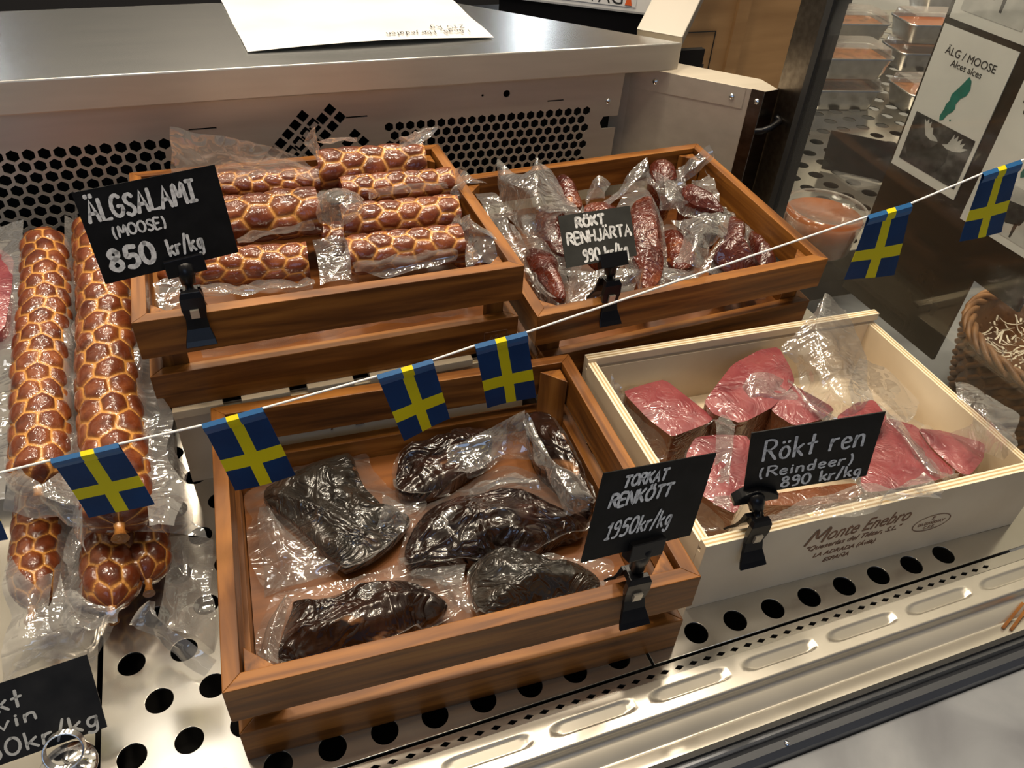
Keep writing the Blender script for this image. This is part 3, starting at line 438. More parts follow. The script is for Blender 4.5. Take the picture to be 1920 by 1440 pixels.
'D2':{'out':[[0.5957,0.1876,0.15],[0.6244,0.2007,0.15],[0.624,0.1873,0.15],[0.6081,0.1376,0.145],[0.5913,0.096,0.132],[0.5825,0.0803,0.125],[0.5709,0.0702,0.117],[0.5551,0.0694,0.117],[0.5635,0.0917,0.126],[0.5589,0.1065,0.134],[0.5723,0.1425,0.144]],'base':0.085,'dome':0.016,'flaps':[[[[0.5567,0.2005,0.15],[0.5807,0.1955,0.175],[0.6101,0.1946,0.2]],[[0.5571,0.1837,0.155],[0.5762,0.1733,0.175],[0.6098,0.1828,0.19]],[[0.5643,0.1787,0.155],[0.584,0.1728,0.165],[0.6164,0.1836,0.175]]],[[[0.4835,0.1089,0.13],[0.5043,0.089,0.14],[0.5284,0.0794,0.145],[0.5438,0.0565,0.15]],[[0.4781,0.0905,0.12],[0.4944,0.067,0.138],[0.5179,0.0624,0.14],[0.5423,0.0558,0.14]],[[0.4663,0.0623,0.118],[0.4822,0.052,0.125],[0.4957,0.0495,0.1281],[0.5348,0.0501,0.1301]]]],'amp':0.4,'bag':[[0.6019,0.2283,0.1329],[0.6497,0.2509,0.1325],[0.6459,0.2236,0.1323],[0.6147,0.1415,0.1407],[0.5934,0.0848,0.1159],[0.5799,0.0496,0.1208],[0.5643,0.0497,0.1145],[0.5381,0.0494,0.1098],[0.5547,0.0788,0.1229],[0.5423,0.0955,0.1314],[0.5626,0.1551,0.1294]]},
'D3':{'out':[[0.5388,0.1903,0.146],[0.5511,0.2067,0.146],[0.5719,0.195,0.146],[0.5825,0.1731,0.146],[0.5637,0.1262,0.146],[0.5396,0.1181,0.146],[0.5312,0.1492,0.146]],'base':0.1,'dome':0.012,'flaps':[[[[0.5482,0.2151,0.16],[0.5647,0.2129,0.175],[0.5812,0.2101,0.165]],[[0.5464,0.2026,0.155],[0.5593,0.2018,0.165],[0.5689,0.2,0.16]],[[0.5517,0.1984,0.15],[0.5646,0.2018,0.15],[0.5705,0.2004,0.15]]]],'amp':0.4,'bag':[[0.5317,0.2018,0.129],[0.55,0.2218,0.1272],[0.5796,0.2078,0.1369],[0.5911,0.1754,0.1382],[0.568,0.1084,0.1316],[0.5299,0.0864,0.1347],[0.5211,0.142,0.1347]]},
'D4':{'out':[[0.703,0.151,0.142],[0.7074,0.1307,0.142],[0.7014,0.1135,0.142],[0.6886,0.0956,0.134],[0.6917,0.0822,0.128],[0.6928,0.0703,0.12],[0.6757,0.0705,0.116],[0.6586,0.0723,0.116],[0.6523,0.086,0.122],[0.648,0.093,0.13],[0.6662,0.1036,0.136],[0.6776,0.1135,0.142]],'base':0.085,'dome':0.014,'flaps':[[[[0.6089,0.1261,0.165],[0.6362,0.1176,0.172],[0.6578,0.1185,0.172],[0.6725,0.1166,0.168]],[[0.6042,0.1043,0.16],[0.6072,0.08,0.174],[0.629,0.0802,0.174],[0.6466,0.0756,0.165]],[[0.5957,0.0873,0.155],[0.5959,0.0583,0.168],[0.6194,0.0658,0.165],[0.6398,0.0705,0.158]],[[0.581,0.0701,0.15],[0.5857,0.051,0.155],[0.5993,0.0422,0.152],[0.6238,0.0642,0.15]]],[[[0.5856,0.0868,0.135],[0.602,0.077,0.135],[0.6143,0.0657,0.135]],[[0.5706,0.0585,0.14],[0.5851,0.052,0.14],[0.6036,0.0497,0.14]],[[0.5672,0.0521,0.132],[0.5829,0.051,0.132],[0.6014,0.0532,0.132]]]],'amp':0.4,'bag':[[0.717,0.1834,0.123],[0.7274,0.1545,0.1224],[0.7149,0.1231,0.1372],[0.6912,0.0947,0.1282],[0.697,0.0746,0.1184],[0.6966,0.0617,0.1008],[0.674,0.0598,0.1132],[0.6502,0.0621,0.1096],[0.6322,0.077,0.119],[0.6333,0.0905,0.1164],[0.6587,0.1063,0.13],[0.6767,0.1187,0.1355]]},
'D5':{'out':[[0.6839,0.2286,0.14],[0.6981,0.2216,0.14],[0.7079,0.2013,0.14],[0.7072,0.1739,0.14],[0.7011,0.1554,0.14],[0.6852,0.1726,0.14],[0.6748,0.1818,0.14],[0.6744,0.2024,0.14]],'base':0.09,'dome':0.012,'flaps':[[[[0.6852,0.2514,0.16],[0.6952,0.2337,0.175],[0.711,0.2272,0.19]],[[0.6742,0.2247,0.158],[0.6933,0.2193,0.17],[0.7139,0.2169,0.182]],[[0.6741,0.2168,0.15],[0.6968,0.215,0.16],[0.7222,0.2239,0.17]]],[[[0.6993,0.2284,0.152],[0.7285,0.2403,0.152],[0.7323,0.2412,0.1518]],[[0.6854,0.207,0.15],[0.7046,0.206,0.15],[0.7215,0.2055,0.15]],[[0.6867,0.2045,0.146],[0.7016,0.1904,0.146],[0.7058,0.1756,0.146]]]],'amp':0.4,'bag':[[0.6788,0.2526,0.1355],[0.7002,0.2309,0.137],[0.7135,0.2044,0.1261],[0.7162,0.1634,0.1365],[0.7054,0.1387,0.1366],[0.6817,0.1619,0.1256],[0.6674,0.1772,0.1232],[0.6686,0.2058,0.1227]]},
'D6':{'out':[[0.5372,0.2744,0.145],[0.5525,0.2781,0.145],[0.5576,0.2624,0.145],[0.5512,0.2288,0.145],[0.5464,0.2033,0.145],[0.5336,0.1999,0.145],[0.5226,0.2157,0.145]],'base':0.09,'dome':0.012,'amp':0.4,'bag':[[0.5265,0.2808,0.1509],[0.5561,0.2869,0.1255],[0.5685,0.2809,0.1346],[0.5552,0.2246,0.1293],[0.5483,0.1839,0.1399],[0.5288,0.1809,0.1326],[0.516,0.2086,0.1415]]},
'D7':{'out':[[0.67,0.2828,0.1477],[0.6886,0.2832,0.1484],[0.6953,0.2637,0.145],[0.687,0.2391,0.145],[0.6624,0.2339,0.145],[0.6569,0.2537,0.145]],'base':0.09,'dome':0.012,'flaps':[[[[0.6412,0.2315,0.165],[0.6424,0.2053,0.175],[0.6595,0.2026,0.168]],[[0.627,0.1996,0.16],[0.6216,0.1626,0.178],[0.6472,0.1707,0.165]],[[0.6221,0.1776,0.155],[0.6197,0.1443,0.17],[0.6479,0.1611,0.16]],[[0.6191,0.1657,0.15],[0.6263,0.1476,0.155],[0.6628,0.1712,0.15]]]],'amp':0.4,'bag':[[0.6722,0.2887,0.1334],[0.7036,0.2898,0.1262],[0.7062,0.2651,0.1421],[0.6923,0.2261,0.1392],[0.657,0.2243,0.1328],[0.6492,0.2509,0.1402]]},
'D8':{'out':[[0.7236,0.1399,0.125],[0.7281,0.1199,0.125],[0.7211,0.0915,0.125],[0.716,0.0668,0.125],[0.6976,0.0647,0.125],[0.6929,0.0701,0.125],[0.7039,0.1019,0.125]],'base':0.085,'dome':0.01,'amp':0.4,'bag':[[0.7287,0.16,0.1132],[0.737,0.1396,0.1202],[0.7279,0.09,0.1132],[0.7181,0.0529,0.1181],[0.6901,0.0524,0.1104],[0.6838,0.0588,0.1076],[0.7001,0.1058,0.1228]]},
'D9':{'out':[[0.5129,0.2642,0.105],[0.5383,0.2868,0.1046],[0.552,0.2754,0.105],[0.5517,0.2343,0.105],[0.5399,0.1924,0.105],[0.5164,0.1683,0.105],[0.5036,0.1835,0.105],[0.5002,0.215,0.105]],'base':0.07,'dome':0.012,'amp':0.4,'bag':[[0.5028,0.2876,0.0961],[0.5449,0.2889,0.0888],[0.5605,0.2891,0.0898],[0.5679,0.2382,0.1006],[0.5459,0.1758,0.0991],[0.5096,0.1294,0.0975],[0.4897,0.1567,0.0987],[0.4878,0.2089,0.0977]]},
'D10':{'out':[[0.6421,0.1916,0.105],[0.664,0.1926,0.105],[0.6635,0.1605,0.105],[0.66,0.1307,0.105],[0.6407,0.1095,0.105],[0.619,0.1124,0.105],[0.6199,0.1412,0.105]],'base':0.07,'dome':0.012,'amp':0.4,'bag':[[0.6412,0.21,0.0937],[0.6768,0.2212,0.0974],[0.6719,0.1657,0.102],[0.6694,0.1202,0.0955],[0.6396,0.0976,0.0948],[0.6086,0.0976,0.0971],[0.6076,0.1376,0.0997]]},
'B8':{'flaps':[[[[0.2487,0.2021,0.15],[0.2707,0.2077,0.15],[0.2865,0.1925,0.15]],[[0.2476,0.167,0.146],[0.2665,0.1725,0.146],[0.2818,0.158,0.146]],[[0.2435,0.1302,0.142],[0.2641,0.1344,0.142],[0.2785,0.1257,0.142]]]],'ax':[[0.2595,0.2341,0.125],[0.348,0.2231,0.125]],'r':0.0204},
'B1':{'ax':[[0.271,0.2831,0.18],[0.3831,0.2735,0.18]],'r':0.0239,'flaps':[[[[0.2551,0.2466,0.225],[0.2611,0.244,0.235],[0.2689,0.2436,0.24]],[[0.2622,0.2529,0.212],[0.2668,0.2492,0.22],[0.2723,0.2591,0.22]],[[0.2721,0.2628,0.195],[0.2751,0.2643,0.2],[0.2778,0.2833,0.2]]],[[[0.3458,0.2706,0.205],[0.3661,0.2646,0.22],[0.3873,0.2427,0.235]],[[0.3554,0.2613,0.208],[0.3654,0.2349,0.225],[0.3876,0.2378,0.23]],[[0.3758,0.2672,0.2],[0.3751,0.255,0.21],[0.384,0.2525,0.215]]],[[[0.2739,0.2808,0.205],[0.2945,0.2707,0.215],[0.3123,0.278,0.205]],[[0.282,0.291,0.2],[0.2976,0.2861,0.203],[0.3135,0.2854,0.2]]]]},
'B2':{'ax':[[0.2868,0.2403,0.172],[0.4031,0.238,0.172]],'r':0.0185,'flaps':[[[[0.4034,0.2526,0.185],[0.4054,0.2046,0.2],[0.4182,0.1786,0.195]],[[0.3964,0.2224,0.178],[0.4011,0.1942,0.192],[0.4135,0.1853,0.19]],[[0.3958,0.2031,0.17],[0.3965,0.2022,0.175],[0.3964,0.2047,0.18]]],[[[0.3068,0.2042,0.186],[0.3363,0.1962,0.19],[0.3902,0.2045,0.186]],[[0.3085,0.2046,0.176],[0.3338,0.2018,0.178],[0.3933,0.2067,0.176]]]]},
'B3':{'ax':[[0.2768,0.1911,0.165],[0.3932,0.1827,0.165]],'r':0.0214,'flaps':[[[[0.373,0.136,0.18],[0.3821,0.1475,0.18],[0.3922,0.1543,0.18]],[[0.3769,0.1412,0.172],[0.383,0.1465,0.172],[0.3879,0.1475,0.172]]]]},
'B4':{'ax':[[0.2719,0.1362,0.16],[0.381,0.1325,0.16]],'r':0.0208,'flaps':[[[[0.2707,0.0963,0.172],[0.3117,0.0998,0.17],[0.3662,0.1061,0.17]],[[0.2724,0.0973,0.166],[0.3135,0.1088,0.158],[0.3715,0.109,0.164]],[[0.2725,0.0995,0.16],[0.3121,0.1035,0.156],[0.3683,0.1056,0.158]]],[[[0.2469,0.1096,0.165],[0.2645,0.131,0.172],[0.277,0.1425,0.172]],[[0.2516,0.1026,0.165],[0.2641,0.1143,0.17],[0.2741,0.1238,0.17]],[[0.2563,0.1038,0.16],[0.2666,0.1094,0.162],[0.2725,0.1138,0.162]]]]},
'B5':{'ax':[[0.1625,0.291,0.168],[0.271,0.2831,0.168]],'r':0.0168,'flaps':[[[[0.1347,0.2479,0.245],[0.1719,0.2299,0.245],[0.2096,0.2165,0.24],[0.2513,0.2199,0.22]],[[0.1304,0.2596,0.22],[0.1704,0.2337,0.222],[0.2122,0.2227,0.22],[0.26,0.2211,0.205]],[[0.1256,0.2734,0.19],[0.1661,0.2518,0.19],[0.2158,0.246,0.19],[0.2652,0.2328,0.185]]]]},
'B6':{'ax':[[0.1593,0.2302,0.16],[0.2603,0.2314,0.16]],'r':0.0272,'flaps':[[[[0.2585,0.2141,0.195],[0.2775,0.1968,0.205],[0.2911,0.1851,0.205],[0.3035,0.1863,0.195]],[[0.2528,0.2089,0.19],[0.2667,0.1639,0.21],[0.2831,0.1535,0.212],[0.2981,0.1663,0.195]],[[0.2507,0.1878,0.182],[0.2635,0.1512,0.2],[0.2766,0.1396,0.202],[0.2942,0.1544,0.19]],[[0.2526,0.1877,0.17],[0.2615,0.1553,0.18],[0.274,0.1456,0.18],[0.2943,0.1745,0.175]]],[[[0.1777,0.1704,0.17],[0.2099,0.1712,0.172],[0.2512,0.1867,0.17]],[[0.1781,0.1799,0.16],[0.2117,0.1835,0.158],[0.2527,0.1893,0.16]]]]},
'B7':{'ax':[[0.1073,0.1624,0.152],[0.2371,0.1512,0.152]],'r':0.02,'flaps':[[[[0.1051,0.1309,0.165],[0.1094,0.1375,0.165],[0.1267,0.1355,0.165]],[[0.1052,0.1129,0.16],[0.1209,0.1248,0.16],[0.1276,0.1292,0.16]],[[0.1105,0.1014,0.155],[0.1215,0.1109,0.155],[0.1283,0.1177,0.155]]],[[[0.1243,0.1473,0.15],[0.1649,0.1377,0.152],[0.2324,0.1324,0.15]],[[0.126,0.1274,0.152],[0.1677,0.1034,0.16],[0.2362,0.106,0.158]],[[0.1273,0.1172,0.15],[0.1667,0.1099,0.15],[0.2319,0.0992,0.15]]]]},
'B9':{'ax':[[0.3931,0.1768,0.125],[0.4178,0.1374,0.125]],'r':0.0167,'flaps':[[[[0.3878,0.1655,0.17],[0.3926,0.149,0.185],[0.3967,0.1454,0.18]],[[0.3794,0.1349,0.175],[0.3853,0.1094,0.19],[0.4008,0.1128,0.185]],[[0.3798,0.1218,0.17],[0.3917,0.1048,0.18],[0.4071,0.0865,0.182]],[[0.3718,0.0889,0.16],[0.3841,0.0873,0.165],[0.3949,0.0804,0.165]]]]},
'B10':{'ax':[[0.1106,0.3071,0.125],[0.2032,0.3086,0.125]],'r':0.0218},
'L1':{'ax':[[-0.0052,0.325,0.1156],[0.0015,-0.0106,0.082]],'r':0.0239,'flaps':[[[[-0.0215,0.0164,0.1],[0.0098,-0.0302,0.108],[0.0273,-0.0045,0.1]],[[-0.019,-0.0143,0.098],[0.0132,-0.0463,0.104],[0.0408,-0.0501,0.096]],[[-0.0206,-0.0226,0.09],[0.0128,-0.0492,0.09],[0.0328,-0.0562,0.085]],[[-0.0234,-0.0261,0.08],[0.0172,-0.0521,0.08],[0.0545,-0.0716,0.078]]]]},
'L2':{'ax':[[0.049,0.325,0.1269],[0.0587,-0.067,0.082]],'r':0.027,'flaps':[[[[0.0807,0.0577,0.07],[0.1017,0.0444,0.07],[0.1054,0.0156,0.045]],[[0.0796,-0.0059,0.08],[0.1006,-0.0071,0.075],[0.1101,-0.0225,0.05]],[[0.0706,-0.0546,0.085],[0.0922,-0.0418,0.07],[0.1117,-0.0497,0.05]],[[0.0532,-0.0729,0.08],[0.0809,-0.0584,0.055],[0.1132,-0.0601,0.04]]]]},
'L3':{'ax':[[-0.0118,0.083,0.034],[-0.0128,-0.0805,0.03]],'r':0.0198,'flaps':[[[[-0.032,-0.0346,0.05],[-0.0075,-0.0767,0.055],[0.0076,-0.0627,0.05]],[[-0.0297,-0.0757,0.044],[-0.0125,-0.095,0.05],[0.0034,-0.1012,0.045]],[[-0.029,-0.107,0.036],[-0.0131,-0.1162,0.042],[0.0097,-0.118,0.04]],[[-0.0312,-0.1347,0.02],[-0.0121,-0.1285,0.02],[0.0183,-0.1254,0.02]]]]},
'L4':{'ax':[[0.0423,0.0665,0.034],[0.0424,-0.1013,0.034]],'r':0.0224,'flaps':[[[[0.0094,-0.0633,0.05],[0.0177,-0.0858,0.05],[0.0307,-0.1172,0.055]],[[0.0027,-0.0953,0.05],[0.0323,-0.1257,0.06],[0.0541,-0.1177,0.045]],[[-0.006,-0.1118,0.045],[0.0313,-0.1351,0.055],[0.0505,-0.113,0.03]],[[-0.0287,-0.1272,0.02],[0.0064,-0.1334,0.025],[0.0262,-0.1321,0.016]]],[[[0.0289,-0.0298,0.06],[0.0168,-0.0479,0.06],[0.0127,-0.0723,0.06]],[[0.0336,-0.0435,0.055],[0.0214,-0.0609,0.055],[0.0172,-0.0847,0.055]]]]},
'L5':{'ax':[[0.0618,0.0509,0.03],[0.0666,-0.0813,0.03]],'r':0.0189,'flaps':[[[[0.0762,-0.0353,0.03],[0.095,-0.0266,0.02],[0.114,-0.0376,0.012]],[[0.0801,-0.0645,0.03],[0.094,-0.0711,0.026],[0.111,-0.0832,0.014]],[[0.0784,-0.0952,0.03],[0.0918,-0.0921,0.02],[0.1112,-0.1027,0.012]],[[0.0741,-0.1135,0.03],[0.0901,-0.1261,0.02],[0.1086,-0.1392,0.006]]],[[[0.0674,-0.1301,0.05],[0.0741,-0.1251,0.056],[0.0783,-0.1174,0.05]],[[0.059,-0.1291,0.036],[0.0692,-0.1262,0.05],[0.0751,-0.1326,0.05]],[[0.0679,-0.1336,0.02],[0.0771,-0.1378,0.03],[0.0851,-0.1363,0.034]],[[0.0966,-0.1611,0.006],[0.1021,-0.1604,0.012],[0.1078,-0.1568,0.016]]]]},
'L6':{'out':[[-0.0737,0.3085,0.118],[-0.0456,0.3076,0.118],[-0.031,0.2836,0.118],[-0.0277,0.228,0.118],[-0.0269,0.1572,0.118],[-0.0535,0.1486,0.118]],'base':0.092,'block':1},
'S1':{'pose':[0.1283,0.0551,0.2177,0.1381,-0.1986,0.0496,0.0974,0.0686],'foot':[0.1362,0.0585,0.18]},
'S2':{'pose':[0.4875,0.0405,0.1764,0.1123,-0.5969,-0.0373,0.0754,0.0464],'foot':[0.498,0.0377,0.136]},
'S3':{'pose':[0.3847,-0.2421,0.1416,0.1756,-0.1664,-0.2282,0.093,0.0653],'foot':[0.3895,-0.2357,0.0909]},
'S4':{'pose':[0.5438,-0.2138,0.1214,-0.2397,0.0563,0.1797,0.0941,0.0699],'foot':[0.5068,-0.2065,0.0805]},
'S5':{'pose':[0.0075,-0.1924,0.0249,0.0332,-0.7159,0.0511,0.0629,0.0498],'foot':[-0.0003,-0.1977,0.01]}}

# ------------------------------------------------------------------ handwriting: strokes of each letter, cap height 1
def arc(cx, cy, rx, ry, a0, a1, n=12): return [(cx + rx * math.cos(R(a0 + (a1 - a0) * i / n)), cy + ry * math.sin(R(a0 + (a1 - a0) * i / n))) for i in range(n + 1)]
DOTS = lambda x: [[(x - .14, 1.14), (x - .14, 1.24)], [(x + .14, 1.14), (x + .14, 1.24)]]
LD = lambda x: [[(x - .12, .78), (x - .12, .84)], [(x + .12, .78), (x + .12, .84)]]
GL = {
 'A': (.62, [[(0, 0), (.3, 1), (.6, 0)], [(.12, .38), (.48, .38)]]), 'L': (.48, [[(0, 1), (0, 0), (.45, 0)]]),
 'G': (.62, [arc(.32, .5, .32, .5, 50, 330), [(.6, .25), (.6, .47), (.36, .47)]]),
 'S': (.52, [[(.48, .86), (.36, .98), (.16, .96), (.06, .80), (.12, .62), (.36, .44), (.48, .26), (.40, .06), (.2, 0), (.02, .12)]]),
 'M': (.76, [[(0, 0), (.1, 1), (.37, .35), (.64, 1), (.74, 0)]]), 'I': (.46, [[(0, 1), (.42, 1)], [(.21, 1), (.21, 0)], [(0, 0), (.42, 0)]]),
 'O': (.66, [arc(.32, .5, .32, .5, 90, 450, 20)]), 'E': (.5, [[(.46, 1), (0, 1), (0, 0), (.46, 0)], [(0, .52), (.38, .52)]]),
 'R': (.58, [[(0, 0), (.02, 1)], [(.02, 1), (.3, 1), (.48, .88), (.48, .68), (.3, .54), (.02, .5)], [(.2, .52), (.56, 0)]]),
 'K': (.56, [[(0, 0), (0, 1)], [(.48, 1), (.02, .42)], [(.14, .55), (.54, 0)]]), 'T': (.6, [[(0, 1), (.58, 1)], [(.29, 1), (.27, 0)]]),
 'N': (.62, [[(0, 0), (0, 1), (.56, 0), (.58, 1)]]), 'H': (.6, [[(0, 0), (0, 1)], [(.56, 0), (.56, 1)], [(0, .5), (.56, .5)]]),
 'J': (.44, [[(.4, 1), (.4, .2), (.3, .02), (.12, .02), (.02, .16)]]), '(': (.3, [arc(.34, .42, .3, .72, 130, 230)]), ')': (.3, [arc(-.08, .42, .3, .72, 50, -50)]),
 '8': (.56, [[(.42, .86), (.28, 1), (.1, .9), (.1, .7), (.28, .54), (.46, .36), (.48, .14), (.28, 0), (.06, .12), (.06, .34), (.26, .54), (.42, .7), (.42, .86)]]),
 '5': (.54, [[(.48, 1), (.12, 1), (.08, .56), (.28, .62), (.46, .5), (.48, .2), (.3, .02), (.04, .06)]]), '0': (.58, [arc(.27, .5, .26, .5, 90, 450, 20)]),
 '9': (.52, [[(.44, .8), (.3, 1), (.08, .9), (.06, .66), (.22, .54), (.42, .66), (.44, .8), (.44, .3), (.34, .04), (.1, 0)]]), '1': (.34, [[(.02, .74), (.22, 1), (.2, 0)], [(.04, 0), (.34, 0)]]),
 '2': (.52, [[(.04, .8), (.16, .98), (.38, .94), (.42, .7), (.02, 0), (.48, 0)]]), '6': (.52, [[(.4, 1), (.12, .6), (.06, .22), (.24, 0), (.46, .16), (.42, .42), (.22, .5), (.08, .3)]]),
 'k': (.46, [[(.03, 0), (0, 1)], [(.38, .58), (.04, .28)], [(.12, .36), (.42, 0)]]), 'r': (.36, [[(0, 0), (.02, .56)], [(.02, .36), (.14, .54), (.32, .56)]]),
 '/': (.36, [[(0, -.1), (.3, 1.1)]]), 'g': (.46, [[(.38, .56), (.14, .58), (.04, .34), (.12, .08), (.3, .1), (.38, .4), (.38, .56), (.36, -.2), (.2, -.36), (.02, -.26)]]),
 'o': (.48, [arc(.22, .29, .2, .29, 90, 450, 16)]), 't': (.4, [[(.2, .95), (.17, .0)], [(0, .52), (.38, .56)]]), 'e': (.44, [[(.04, .3), (.36, .34), (.34, .5), (.18, .58), (.03, .4), (.06, .12), (.2, 0), (.38, .08)]]),
 'n': (.46, [[(0, 0), (.02, .56)], [(.02, .36), (.16, .56), (.34, .5), (.38, 0)]]), 'i': (.2, [[(.06, 0), (.07, .54)], [(.08, .74), (.08, .78)]]),
 'd': (.48, [[(.36, .5), (.16, .56), (.03, .34), (.1, .04), (.28, .06), (.38, .4)], [(.4, 1), (.38, 0)]]), 's': (.4, [[(.34, .5), (.16, .58), (.06, .44), (.3, .22), (.26, .02), (.02, .06)]]),
 'v': (.44, [[(0, .56), (.18, 0), (.4, .56)]]), 'l': (.2, [[(.06, 1), (.06, 0)]]), 'a': (.46, [[(.36, .52), (.14, .56), (.03, .3), (.12, .02), (.3, .1), (.36, .5), (.4, 0)]]),
 'j': (.26, [[(.16, .54), (.12, -.24), (-.04, -.3)], [(.18, .76), (.18, .8)]]), ',': (.2, [[(.08, .04), (.02, -.16)]]), ' ': (.34, []), '"': (.3, [[(0, 1), (.02, .84)], [(.14, 1), (.16, .84)]]),
 'u': (.46, [[(0, .56), (.02, .1), (.16, 0), (.34, .12), (.38, .56), (.4, 0)]]), 'b': (.46, [[(0, 1), (0, 0)], [(0, .4), (.18, .58), (.38, .42), (.36, .1), (.16, 0), (0, .12)]])}
GL['Ä'] = (.62, GL['A'][1] + DOTS(.3)); GL['Ö'] = (.66, GL['O'][1] + DOTS(.32)); GL['ö'] = (.48, GL['o'][1] + LD(.22)); GL['å'] = (.46, GL['a'][1] + [arc(.2, .84, .1, .1, 90, 450, 10)]); GL['ä'] = (.46, GL['a'][1] + LD(.2))
def write(b, body, x, y, cap, width, pen, skew=0.0, slope=0.0, z=.0006, gap=.16):
    """pen strokes of one line, as flat ribbons in the card's own plane"""
    tot = sum(GL[c][0] + gap for c in body) - gap; k = width / tot; cx = x; rnd = random.Random(len(body) * 31 + int(cap * 1e5))
    for c in body:
        w, strokes = GL[c]; dy = rnd.uniform(-.03, .03) * cap
        for st in strokes:
            pts = [Vector((cx + px * k + skew * py * cap, y + dy + py * cap + slope * (cx + px * k - x), 0)) for px, py in st]
            if len(pts) > 3: pts = spline(pts, len(pts) * 4)
            if len(pts) == 2: pts = [pts[0].lerp(pts[1], t / 4) for t in range(5)]
            h = pen / 2; d0 = (pts[1] - pts[0]).normalized(); d1 = (pts[-1] - pts[-2]).normalized()
            pts = [pts[0] - d0 * h * .7] + pts + [pts[-1] + d1 * h * .7]; rows = []
            for i, q in enumerate(pts):
                a = pts[max(i - 1, 0)]; e = pts[min(i + 1, len(pts) - 1)]; d = (e - a); d = d.normalized() if d.length > 1e-9 else Vector((1, 0, 0)); nn = Vector((-d.y, d.x, 0))
                hh = h * (.55 if i in (0, len(pts) - 1) else 1) * (1 + .12 * rnd.uniform(-1, 1)); rows.append([(q.x + nn.x * hh, q.y + nn.y * hh, z), (q.x - nn.x * hh, q.y - nn.y * hh, z)])
            b.grid(rows, 0, False)
        cx += (w + gap) * k

# ------------------------------------------------------------------ the setting
f = struct(MB().box(-2.5, 3.5, -3, 3.2, -.92, -.9).build('floor', 'floor'))
struct(MB().box(-2.5, 3.5, 3.1, 3.2, -.9, 2.4).build('wall_back', 'wall'))

# ------------------------------------------------------------------ display case
case = thing('display_case', 'stainless steel refrigerated display case with perforated rear panel and glass end', 'display case', (.35, 0, -.06))
MB().box(-.6, .838, -.30, .385, -.075, -.06).build('cold_well', 'blackhole', case)
MB().box(-.6, .838, .46, .47, -.06, .22).build('fan_housing', 'blackhole', case)
# rear panel with its perforations (x along the case, y up)
PY = .39
px = lambda c: c
holes = []
hx = .0118
def hexfield(x0, x1, z0, rows, pitch, rr):
    for r in range(rows):
        zz = z0 - r * pitch * .866; x = x0 + (pitch / 2 if r % 2 else 0)
        while x < x1:
            holes.append(ngon(x, zz, rr, 6, R(30))); x += pitch
hexfield(-.45, .128, .1775, 8, .0147, .0066)
hexfield(.372, .632, .1755, 7, .0129, .0058)
def diamond(x, z): holes.append(ngon(x, z, .0074, 4, 0))
e1 = Vector((-.0083, -.0088)); e2 = Vector((.0095, -.0086))
for (sx_, sz_), cnt in (((.2735, .1965), 7), ((.3045, .2015), 9)):
    for k in range(cnt):
        for j in range(2):
            q = Vector((sx_, sz_)) + e1 * k * 1.12 + e2 * j * 1.12; diamond(q.x, q.y)
for dx, dz in ((.331, .170), (.3217, .1605), (.3405, .1605)): diamond(dx, dz)
holes.append(ngon(.519, .205, .0044, 20)); holes.append(ngon(.488, .205, .0015, 12))
for (x, z, w) in ((.165, .191, .029), (.334, .191, .026), (.585, .192, .022)):
    holes.append([(x - w / 2, z - .0008), (x + w / 2, z - .0008), (x + w / 2, z + .0008), (x - w / 2, z + .0008)])
outer = [(-.6, -.02), (.672, -.02), (.675, .150), (.655, .150), (.651, .158), (.655, .166), (.676, .166), (.678, .2225), (-.6, .2225)]
rp = perforated('rear_panel', outer, holes, .0016, 'steel', case, frame((0, PY, 0), (1, 0, 0), (0, 0, 1)))
MB().box(.36, .66, PY + .004, PY + .012, .083, .088).build('coil_guard', 'chrome', case)
MB().lathe([(0, .003), (.0022, .0026), (.0036, .0012), (.0040, 0)], 20, c=(0, 0, 0)).build('screw', 'chrome', rp, frame((.659, PY - .0009, .186), (1, 0, 0), (0, 0, 1)), local=True)
# corner column set at 45 degrees
foot = [(.683, .425), (.700, .412), (.812, .305), (.823, .2935), (.846, .2975), (.846, .335), (.735, .445)]
cc = MB().prism(foot, -.06, .220, 0).build('corner_column', 'steel', case)
dxy = Vector((.812 - .700, .305 - .412, 0)).normalized(); nrm = Vector((dxy.y, -dxy.x, 0))
MB().prism([(.700, .412), (.807, .3098), (.8060, .3088), (.699, .411)], .1945, .2207, 0).build('top_flange', 'steel', case, bevel=.0004)
MB().prism([(.812, .305), (.823, .2935), (.8222, .2928), (.8112, .3043)], -.06, .2206, 0).build('edge_strip', 'steel_dark', case)
MB().prism([(.8235, .2930), (.846, .2970), (.846, .2960), (.8237, .2920)], -.06, .2206, 0).build('edge_strip', 'steel_dark', case)
for (x, y) in ((.724, .389), (.796, .3203), (.8185, .2978)):
    q = Vector((x, y, .207)) + nrm * .0012
    MB().lathe([(0, .003), (.0022, .0026), (.0036, .0012), (.0040, 0)], 20).build('screw', 'chrome', cc, frame(q, (-nrm.y, nrm.x, 0), (0, 0, 1)), local=True)
MB().tube([(.822, .288, .172), (.824, .280, .176), (.834, .278, .180), (.846, .280, .186), (.848, .288, .188)], .0042, 12).build('door_handle', 'black', case)
# end post, end glass
MB().box(.848, .866, .252, .302, -.06, .62).build('end_post', 'steel_dark', case)
MB().box(.8455, .868, .246, .256, -.06, .62).build('post_seal', 'rubber', case)
MB().box(.848, .853, -.325, .246, -.015, .62).build('end_glass', 'glass', case)
